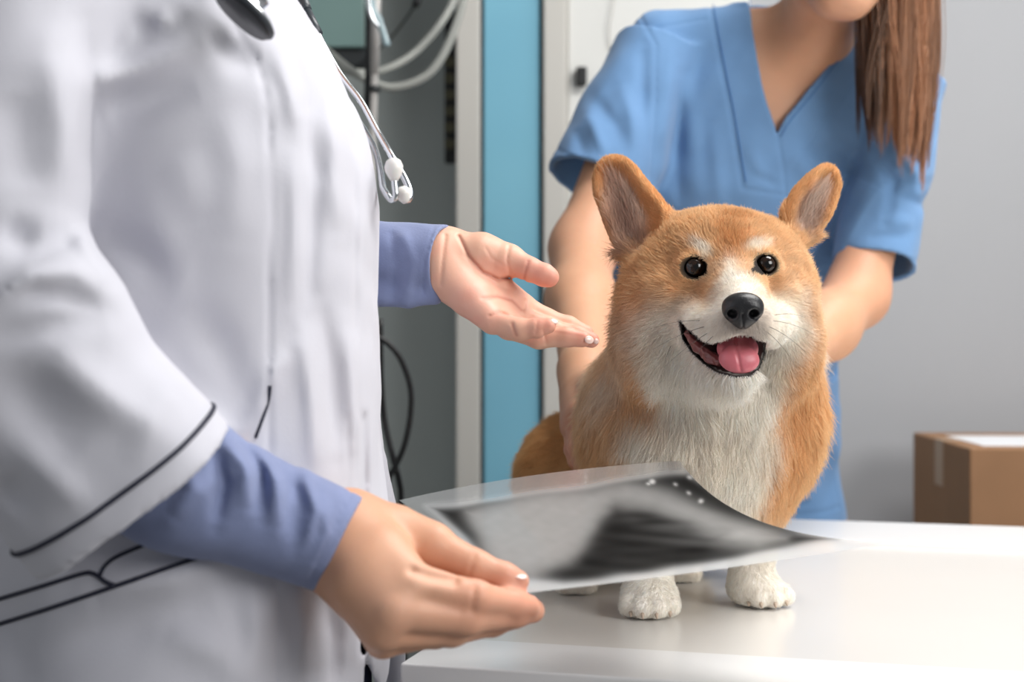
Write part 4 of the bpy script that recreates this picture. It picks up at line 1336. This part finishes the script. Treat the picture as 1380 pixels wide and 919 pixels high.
# --- coat
co = SDF()
co.add(loft([(.55, -.256, 1.072, .150, .205), (.80, -.250, 1.072, .142, .196), (.86, -.250, 1.072, .142, .193), (.90, -.244, 1.072, .1515, .191), (1.0, -.236, 1.072, .146, .182), (1.07, -.2365, 1.07, .1365, .172), (1.14, -.2365, 1.07, .137, .170),
             (1.24, -.237, 1.07, .137, .176), (1.295, -.240, 1.07, .133, .180), (1.35, -.248, 1.07, .121, .180), (1.405, -.260, 1.07, .103, .168), (1.44, -.268, 1.075, .075, .12), (1.47, -.27, 1.08, .055, .07)]), .015)
co.chain([VSR + [.012, .02, .002], VN + [-.01, 0, -.035], VSL + [0, -.02, 0]], [.060, .062, .058], .04)
co.chain([VSR, P(-28, 300, .85), P(-30, 440, .838)], [.068, .0625, .063], .022)
E2, HM = P(35, 486, .842), P(182, 670, .868)
HX = (HM - E2) / np.linalg.norm(HM - E2)
co.add(cone(E2 - HX * .03, HM, .062, .0725, .86), .02)
co.add(ellp(92, 430, .838, 62, .045, 60, 20), .03)
co.carve(cone(HM - HX * .045, HM + HX * .01, .0600, .0675, .84), .001)
co.chain([VSL, VEL], [.066, .060], .03)
LHm = VEL + (VWL - VEL) * .52
co.add(cone(VEL - (VWL - VEL) * .1, LHm, .056, .052), .02)
co.carve(cone(VEL + (VWL - VEL) * .30, LHm + (VWL - VEL) * .05, .044, .047), .001)
# far front panel, hanging a little forward of the near one
co.chain([P(498, 560, 1.15), P(508, 620, 1.16), P(517, 690, 1.17), P(532, 860, 1.18), P(537, 1000, 1.185)], [.008, .009, .010, .010, .010], .012)
# collar opening and neck
co.sub(cap(VN + [.01, 0, -.03], VN + [.03, 0, .1], .060, .07), .004)
# front opening below the last button
gap = [(488.5, 850), (492, 872), (512, 925), (530, 1300), (480, 1300), (487, 930)]
def gap_f(p):
    px, py = to_px(p)
    return np.maximum(poly_sd(px, py, gap) * p[:, 1] / F, np.maximum(p[:, 1] - 1.16, .85 - p[:, 1]))
co.cutf(gap_f, (-.2, .8, .4), (.02, 1.3, 1.0), .001)
Cn = lambda pts, w, a, y1=1.075, y0=.6: co.ridge(pts, w, a, ymax=y1, ymin=y0)
# seams: princess seam, placket, lapel
for l, w, a in [([(318, 40), (345, 78), (358, 125), (364, 200), (366, 300), (362, 420), (361, 540), (362, 620)], 2.2, -.0022), ([(372, 740), (374, 820), (372, 940)], 2.0, -.0018),
                ([(424, -10), (447, 40), (466, 100), (476, 180), (480, 300), (478, 430), (484, 560)], 1.6, -.0012), ([(404, -10), (424, 40), (440, 76)], 2.0, -.0016),
                ([(489, 560), (490, 640), (489, 720), (489, 880)], 2.2, -.006), ([(468, 560), (470, 640), (470, 760), (470, 880)], 1.5, -.001)]:
    Cn(l, w, a, 1.16)
# folds of the body of the coat
for l, w, a in [([(120, 112), (180, 96), (245, 66), (290, 60)], 13, .010), ([(140, 160), (200, 138), (270, 112)], 16, -.008), ([(206, 18), (236, 34)], 10, .007), ([(185, 20), (200, 52)], 9, -.005),
                ([(270, 50), (310, 72), (350, 90)], 13, -.008), ([(372, 70), (392, 120), (402, 178)], 9, .006), ([(412, 145), (424, 230), (420, 330), (414, 430)], 8, -.005), ([(440, 110), (452, 200), (456, 320)], 9, .005),
                ([(395, 210), (398, 300), (392, 420)], 8, .004), ([(430, 400), (446, 500), (452, 620)], 9, -.005), ([(405, 440), (420, 540), (424, 640)], 8, .005), ([(468, 430), (474, 520), (478, 600)], 7, .004),
                ([(130, 310), (190, 350), (250, 380)], 22, -.008), ([(300, 140), (320, 230), (310, 330)], 18, .004), ([(240, 200), (260, 300)], 22, .004), ([(200, 250), (225, 330), (260, 430)], 16, .004),
                ([(250, 400), (300, 470), (330, 560)], 18, -.006), ([(395, 470), (370, 500), (330, 590)], 9, .005), ([(120, 800), (230, 780), (330, 740)], 16, .007), ([(40, 880), (160, 850), (300, 810)], 24, -.009),
                ([(220, 850), (300, 880), (330, 930)], 18, .006), ([(400, 780), (410, 850), (404, 930)], 10, .006), ([(440, 790), (450, 860), (446, 930)], 9, -.006), ([(340, 780), (345, 860), (335, 930)], 10, .004),
                ([(380, 640), (400, 700)], 10, -.004), ([(20, 790), (30, 930)], 20, -.006)]:
    co.ridge(l, w * 1.05, a * .95, ymax=1.075, ymin=.6, taper=True)
# folds of the sleeve
for l, w, a in [([(-20, 410), (40, 372), (100, 362), (150, 392)], 13, .008), ([(-20, 458), (40, 448), (100, 430), (150, 428)], 14, -.006), ([(20, 398), (80, 398), (140, 414)], 9, -.005), ([(60, 470), (120, 520), (180, 560), (220, 580)], 22, .010),
                ([(-10, 500), (40, 540), (110, 620)], 28, -.009), ([(20, 590), (80, 650), (120, 690)], 16, .006), ([(0, 640), (40, 690)], 14, -.006), ([(70, 60), (90, 180), (80, 290)], 18, .006), ([(20, 120), (30, 260)], 22, -.006),
                ([(112, 30), (124, 140), (112, 240)], 10, -.004), ([(100, 300), (120, 340), (160, 385)], 9, .006), ([(0, 310), (50, 330)], 16, -.008), ([(230, 520), (180, 640)], 14, .003)]:
    co.ridge(l, w * 1.0, a * .95, ymax=.895, ymin=.6, taper=True)
co.disp(lambda p: wob(p, 22, 51) * .0022 + wob(p, 55, 52) * .0010 + wob(p, 130, 53) * .0003, (-.6, .6, .4), (.2, 1.6, 1.6))
v, q = co.mesh(.0030, 3)
coat = np_mesh('lab_coat', v, q, M_coat, vet)
def onto(sdf, pts, lift=.0006, it=8):
    p = np.asarray(pts, float).copy()
    for _ in range(it):
        d = sdf.eval(p, cull=False); e = 1e-3
        g = np.stack([sdf.eval(p + np.eye(3)[i] * e, cull=False) - d for i in range(3)], 1) / e
        g /= np.linalg.norm(g, axis=1, keepdims=True) + 1e-9
        p -= g * ((d - lift) * .8)[:, None]
    return p
def piping(name, pix, rad, d0=.6, d1=1.2, m=M_navy, par=coat):
    pts = trace(co, resample(spline(pix), 6), d0, d1)
    pts = pts[np.abs(co.eval(pts, cull=False)) < .002]
    return tube_obj(name, pts, rad, m, par, 8)
# navy line round the sleeve hem
su = basis(HX, (0, 1, 0)); rc = HM - HX * .0175
an = np.linspace(0, 2 * np.pi, 72, endpoint=False)
ring = rc + .0705 * (np.cos(an)[:, None] * su[:, 0] * .86 + np.sin(an)[:, None] * su[:, 1])
ring = onto(co, ring, .0004)
ring = np.concatenate([ring, ring[:1]])
tube_obj('sleeve_piping', ring, .0016, M_navy, coat, 8)
# hip pocket: edges in navy piping, a raised welt
pk = piping('pocket_piping', [(-30, 850), (60, 822), (155, 790), (230, 764), (300, 740)], .0015)
piping('pocket_piping', [(-30, 816), (50, 792), (112, 773), (128, 774), (142, 784), (157, 790)], .0015)
piping('pocket_piping', [(134, 777), (142, 762), (160, 749), (205, 730)], .0013)
piping('seam_piping', [(364, 520), (361, 542), (352, 568), (344, 590)], .0013)
piping('front_piping', [(488, 580), (489.5, 640), (489, 700), (488.5, 800), (488, 880)], .0013, .8, 1.2)
# --- shirt: right forearm and cuff, left cuff, collar band inside the coat
sr_ = SDF()
a0, a1, a2 = P(60, 566, .862), P(250, 652, .890), P(464, 735.5, .930)
sr_.chain([a0, a1], [.046, .0415], .01)
ax = (a2 - a1) / np.linalg.norm(a2 - a1)
ax2 = P(464, 735.5, .930) - P(410, 711, .922); ax2 /= np.linalg.norm(ax2)
sr_.chain([a1, a2 - ax * .05], [.0415, .036], .012)
sr_.add(cone(a2 - ax * .055, a2 + ax * .02, .0356, .0338), .002)
sr_.carve(cone(a2 - ax * .014, a2 + ax * .03, .0300, .0306), .0008)
hem_c = P(463, 728, .93); hem_n = np.array([.907, 0, -.42])
sr_.carve((lambda p: -((p - hem_c) @ hem_n), hem_c - .08, hem_c + .08), .0004)
for l, w, a in [([(300, 588), (335, 630), (330, 690)], 9, .006), ([(318, 590), (352, 636), (352, 700)], 7, -.006), ([(345, 606), (374, 650), (372, 716)], 8, .005), ([(285, 600), (300, 650), (290, 710)], 8, -.007), ([(395, 628), (404, 680), (395, 735)], 7, -.004),
                ([(372, 618), (392, 660), (388, 722)], 6, -.003), ([(412, 640), (426, 690), (410, 744)], 6, .004), ([(240, 600), (260, 660), (230, 700)], 10, .005), ([(436, 660), (440, 720), (420, 760)], 6, .003), ([(472, 664), (440, 730), (416, 786)], 1.6, -.0010)]:
    sr_.ridge(l, w * 1.0, a * 1.1, ymax=1.0, taper=len(l) > 2 and abs(a) > .0015)
sr_.disp(lambda p: wob(p, 60, 61) * .0007, (-.6, .6, .8), (.1, 1.2, 1.3))
v, q = sr_.mesh(.0018, 2, bounds=(sr_.bounds()[0], sr_.bounds()[1]))
shirt = np_mesh('shirt_sleeve', v, q, M_shirt, vet)
sl_ = SDF()
b2 = P(597, 352.5, 1.2035); b1 = P(470, 342, 1.232)
bx_ = (b2 - b1) / np.linalg.norm(b2 - b1)
sl_.add(cone(b1 - bx_ * .04, b2, .0310, .0308, 1.0), .004)
sl_.carve(cone(b2 - bx_ * .012, b2 + bx_ * .01, .0270, .0274), .0008)
fl = SDF()
sl_.chain([P(505, 398, 1.205), P(550, 401, 1.197), P(584, 401, 1.192)], [.010, .009, .006], .012)
for l, w, a in [([(585, 306), (572, 350), (570, 396)], 1.5, -.0008), ([(545, 320), (556, 352), (550, 392)], 5, .0016), ([(528, 318), (534, 360), (530, 400)], 5, -.0016)]:
    sl_.ridge(l, w, a, ymax=1.4)
sl_.disp(lambda p: wob(p, 110, 62) * .0008, (-.6, .6, .8), (.2, 1.5, 1.5))
v, q = sl_.mesh(.0014, 2)
np_mesh('shirt_sleeve', v, q, M_shirt, vet)
# trousers and shoes under the coat
vt = SDF()
vt.add(loft([(.76, -.234, 1.074, .130, .165), (.90, -.235, 1.074, .128, .162), (1.02, -.236, 1.072, .118, .150)]), .02)
for sy in (-1, 1):
    vt.chain([(-.235, 1.075 + sy * .078, .82), (-.235, 1.075 + sy * .085, .5), (-.25, 1.075 + sy * .09, .12)], [.10, .074, .062], .02)
v, q = vt.mesh(.006, 2); np_mesh('trousers', v, q, M_vtr, vet)
for sy in (-1, 1):
    sh = SDF(); sh.chain([(-.29, 1.075 + sy * .09, .05), (-.18, 1.075 + sy * .095, .042), (-.11, 1.075 + sy * .10, .032)], [.045, .042, .034], .01)
    sh.cutf(lambda p: p[:, 2] - .002, (-9, -9, -9), (9, 9, .01), .001)
    v, q = sh.mesh(.005, 2); np_mesh('shoe', v, q, M_white, vet)
# hair above the frame: short bob
vh = SDF()
vR = np.stack([vq(1, 0, 0) - VHD, vq(0, 1, 0) - VHD, vq(0, 0, 1) - VHD], 1)
vh.add(ell(vq(0, -.020, .034), (.082, .098, .094), vR), .01); vh.add(ell(vq(0, -.075, -.03), (.06, .04, .06), vR), .02)
vh.sub(ell(vq(0, .090, -.03), (.062, .078, .085), vR), .01)
v, q = vh.mesh(.004, 2); np_mesh('hair', v, q, mat('dark_hair', (58, 42, 34), .5, var=.2, varscale=50), vet)

# ------------------------------------------------------------------ stethoscope hung round the neck
ste = empty('stethoscope', (-.25, 1.07, 1.4))
tag(ste, 'stethoscope round the neck of the white coat, white ear tips hanging at its front', 'stethoscope')
m_tub = mat('stethoscope_tubing', (52, 58, 64), .4)
m_tip = mat('ear_tip', (240, 238, 234), .35, sss=.1)
def clear(pts, r):
    out = []
    for p in np.asarray(pts, float):
        for _ in range(3):
            for s_ in (co, vb_):
                if s_.eval(p[None], cull=False)[0] < r: p = onto(s_, [p], r)[0]
        out.append(p)
    return np.array(out)
t1 = spline([P(420, 30, 1.16), P(456, 96, 1.135), P(486, 136, 1.118), P(508, 176, 1.100), P(530, 214, 1.078), P(545, 240, 1.074), P(552, 258, 1.070), P(551, 268, 1.066), P(544, 270, 1.062)])
tube_obj('ear_tube', t1, .0026, M_chrome, ste, 14)
t2 = spline([P(466, 150, 1.14), P(496, 214, 1.095), P(512, 246, 1.068), P(521, 262, 1.050), P(528, 269, 1.047), P(533, 264, 1.045), P(532, 250, 1.045), P(531, 238, 1.045)])
t2 = clear(t2, .0045)
tube_obj('ear_tube', t2, .0025, M_chrome, ste, 14)
bm = bmesh.new(); lathe(bm, [(.0022, -.0075), (.0040, -.005), (.0066, 0), (.0068, .004), (.0052, .008), (.0024, .0098)], P(531, 231, 1.045), (-.05, 0, 1), 24); bm_obj('ear_tip', bm, m_tip, ste, True)
bm = bmesh.new(); lathe(bm, [(.0022, -.006), (.0044, -.003), (.0060, .001), (.0056, .004), (.0028, .0065)], P(544, 263, 1.060), (-.25, -.2, .9), 24); bm_obj('ear_tip', bm, m_tip, ste, True)
neck = spline([P(412, 15, 1.165), P(396, -40, 1.18), P(376, -130, 1.19), np.array([-.23, 1.15, 1.475]), np.array([-.315, 1.10, 1.495]), np.array([-.325, 1.04, 1.485]), np.array([-.26, .96, 1.462]), np.array([-.205, .92, 1.435]), P(300, -40, .905), P(318, -8, .898)])
neck = clear(neck, .0075)
tube_obj('tubing', neck, .0052, m_tub, ste, 14)
tube_obj('binaural_joint', [P(411, 12, 1.166), P(420, 30, 1.16), P(428, 46, 1.153)], .0045, m_tub, ste, 12)
tube_obj('ear_tube_link', clear(spline([P(418, 28, 1.16), P(438, 95, 1.152), P(466, 150, 1.14)]), .0045), .0025, M_chrome, ste, 12)
cc = P(326, 20, .893); cw = np.array([.55, -.25, .62]); cw /= np.linalg.norm(cw)
cw = np.array([-.60, -.22, -.77]); cw /= np.linalg.norm(cw)
bm = bmesh.new(); lathe(bm, [(.0205, 0), (.0222, .0012), (.0222, .0040), (.0195, .0062), (.0110, .0085), (.0075, .0120), (.0080, .0165)], cc, -cw, 36)
cp = bm_obj('chest_piece', bm, M_chrome, ste, True)
bm = bmesh.new(); lathe(bm, [(.0208, -.0016), (.0214, -.0004), (.0214, .0008)], cc, -cw, 36); bm_obj('diaphragm', bm, mat('diaphragm', (40, 42, 46), .35), cp, True)
bm = bmesh.new(); lathe(bm, [(.0226, .0006), (.0234, .0016), (.0232, .0034), (.0224, .0042)], cc, -cw, 36); bm_obj('rim_ring', bm, m_tub, cp, True)

# ------------------------------------------------------------------ the film held over the table
fa, fb, fc, fd = P(538, 674, 1.085), P(916, 621, 1.150), P(1216, 729, 1.005), P(702, 799.6, .931)
nS, nT = 180, 120
S = np.linspace(0, 1, nS)[:, None]; T = np.linspace(0, 1, nT)[:, None]
def bez(p0, p1, p2, t): return (1 - t) ** 2 * p0 + 2 * t * (1 - t) * p1 + t * t * p2
def through(p0, pm, p1): return 2 * pm - .5 * (p0 + p1)
eAB = bez(fa, through(fa, P(722, 640, 1.12), fb), fb, S)
eDC = bez(fd, through(fd, P(960, 768, .965), fc), fc, S)
eAD = bez(fa, through(fa, P(604, 724, 1.010), fd), fd, T)
eBC = bez(fb, through(fb, P(1024, 702, 1.070), fc), fc, T)
s = S[:, :, None] if False else S.reshape(nS, 1, 1); t = T.reshape(1, nT, 1)
G = (1 - t) * eAB[:, None] + t * eDC[:, None] + (1 - s) * eAD[None] + s * eBC[None] - ((1 - s) * (1 - t) * fa + s * (1 - t) * fb + s * t * fc + (1 - s) * t * fd)
VV = G.reshape(-1, 3)
ii, jj = np.meshgrid(np.arange(nS - 1), np.arange(nT - 1), indexing='ij')
base = (ii * nT + jj).ravel()
QQ = np.stack([base, base + nT, base + nT + 1, base + 1], 1)
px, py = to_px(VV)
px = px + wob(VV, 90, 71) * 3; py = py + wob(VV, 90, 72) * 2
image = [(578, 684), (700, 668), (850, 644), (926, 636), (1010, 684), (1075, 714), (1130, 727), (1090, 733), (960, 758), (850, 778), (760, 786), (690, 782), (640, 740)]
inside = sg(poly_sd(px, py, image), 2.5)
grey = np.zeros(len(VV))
light = sg(poly_sd(px, py, [(628, 690), (720, 668), (846, 652), (902, 664), (980, 700), (1060, 724), (1020, 736), (960, 730), (930, 706), (880, 692), (830, 682), (808, 706), (780, 752), (716, 782), (668, 768)]), 5)  # reflected light on the sheet, painted in as a pale grey band
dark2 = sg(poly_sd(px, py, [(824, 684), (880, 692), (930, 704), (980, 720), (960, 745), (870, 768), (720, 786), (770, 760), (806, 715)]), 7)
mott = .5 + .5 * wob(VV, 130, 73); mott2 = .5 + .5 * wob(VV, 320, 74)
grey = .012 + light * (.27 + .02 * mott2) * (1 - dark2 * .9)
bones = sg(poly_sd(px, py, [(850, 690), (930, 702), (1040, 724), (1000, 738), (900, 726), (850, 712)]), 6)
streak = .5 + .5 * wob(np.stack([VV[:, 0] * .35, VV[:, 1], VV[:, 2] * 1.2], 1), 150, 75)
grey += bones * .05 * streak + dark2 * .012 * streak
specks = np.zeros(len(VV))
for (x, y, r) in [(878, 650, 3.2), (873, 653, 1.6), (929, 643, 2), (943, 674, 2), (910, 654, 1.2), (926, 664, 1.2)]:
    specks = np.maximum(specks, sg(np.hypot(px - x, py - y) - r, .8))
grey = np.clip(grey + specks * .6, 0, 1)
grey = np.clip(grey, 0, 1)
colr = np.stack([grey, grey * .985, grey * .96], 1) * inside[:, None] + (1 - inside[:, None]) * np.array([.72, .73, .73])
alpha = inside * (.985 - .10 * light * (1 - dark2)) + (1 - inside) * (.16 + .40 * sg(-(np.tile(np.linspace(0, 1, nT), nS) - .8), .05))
me = bpy.data.meshes.new('x_ray_film')
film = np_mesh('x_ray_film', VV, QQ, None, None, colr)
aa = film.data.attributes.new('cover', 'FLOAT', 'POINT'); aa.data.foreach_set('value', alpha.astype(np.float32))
m, nt, b = new_mat('film'); N, L = nt.nodes, nt.links
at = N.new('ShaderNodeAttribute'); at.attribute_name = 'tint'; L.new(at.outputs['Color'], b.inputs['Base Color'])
b.inputs['Roughness'].default_value = .22; b.inputs['Specular IOR Level'].default_value = .0
a2_ = N.new('ShaderNodeAttribute'); a2_.attribute_name = 'cover'
tr = N.new('ShaderNodeBsdfTransparent'); gl = N.new('ShaderNodeBsdfGlossy'); gl.inputs['Roughness'].default_value = .12
lw = N.new('ShaderNodeFresnel'); lw.inputs['IOR'].default_value = 1.4
m1 = N.new('ShaderNodeMixShader'); fm = N.new('ShaderNodeMath'); fm.operation = 'MULTIPLY'; fm.inputs[1].default_value = .45; L.new(lw.outputs[0], fm.inputs[0]); L.new(fm.outputs[0], m1.inputs[0]); L.new(tr.outputs[0], m1.inputs[1]); L.new(gl.outputs[0], m1.inputs[2])
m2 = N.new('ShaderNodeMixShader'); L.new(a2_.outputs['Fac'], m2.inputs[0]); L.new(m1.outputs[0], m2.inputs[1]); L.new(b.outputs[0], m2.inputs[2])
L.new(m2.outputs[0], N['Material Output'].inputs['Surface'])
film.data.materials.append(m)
tag(film, 'curved transparent X-ray film with dark greyscale image held above the table edge', 'x-ray')
# ------------------------------------------------------------------ light, world, camera
def area(name, loc, target, size, power, color=(1, 1, 1), sy=None):
    l = bpy.data.lights.new(name, 'AREA'); l.energy = power; l.color = color; l.size = size
    if sy: l.shape = 'RECTANGLE'; l.size_y = sy
    o = bpy.data.objects.new(name, l); COL.objects.link(o)
    o.location = loc
    o.rotation_euler = (Vector(target) - Vector(loc)).to_track_quat('-Z', 'Y').to_euler()
    return o
area('ceiling_panel_light', (.80, 1.30, 2.60), (.0, 1.15, .9), .9, 34, (1, .985, .96), .9)
area('back_ceiling_light', (1.35, 2.1, 2.68), (1.35, 2.5, .8), .9, 12, (1, .99, .97), .6)
area('left_fill_light', (-1.9, -.7, 2.2), (.2, 1.4, 1.1), 1.4, 4, (.93, .97, 1), 1.2)  # soft fill added from camera left; no window stands there
area('side_light', (2.1, .2, 2.0), (-.1, 1.2, 1.1), 1.0, 6, (1, .98, .95), .9)
area('front_fill_light', (1.75, -.25, 1.95), (.10, 1.25, 1.08), 1.1, 32, (1, .985, .965), 1.0)  # fill added from the front right to brighten the dog
w = bpy.data.worlds.new('World'); bpy.context.scene.world = w; w.use_nodes = True
bg = w.node_tree.nodes['Background']; bg.inputs[0].default_value = (.93, .96, 1, 1); bg.inputs[1].default_value = .22

cd = bpy.data.cameras.new('Camera'); cam = bpy.data.objects.new('Camera', cd); COL.objects.link(cam)
cam.location = (0, 0, CAMZ); cam.rotation_euler = (math.radians(90), 0, 0)
cd.lens = 50; cd.sensor_width = 36; cd.clip_start = .05
cd.dof.use_dof = True; cd.dof.focus_distance = 1.2; cd.dof.aperture_fstop = 5.0; cd.dof.aperture_blades = 9
sc = bpy.context.scene; sc.camera = cam
sc.view_settings.view_transform = 'Standard'; sc.view_settings.look = 'None'
sc.view_settings.exposure = 0.0
sc.cycles.use_denoising = True
sc.cycles.max_bounces = 8; sc.cycles.transparent_max_bounces = 12
sc.cycles.caustics_reflective = False; sc.cycles.caustics_refractive = False
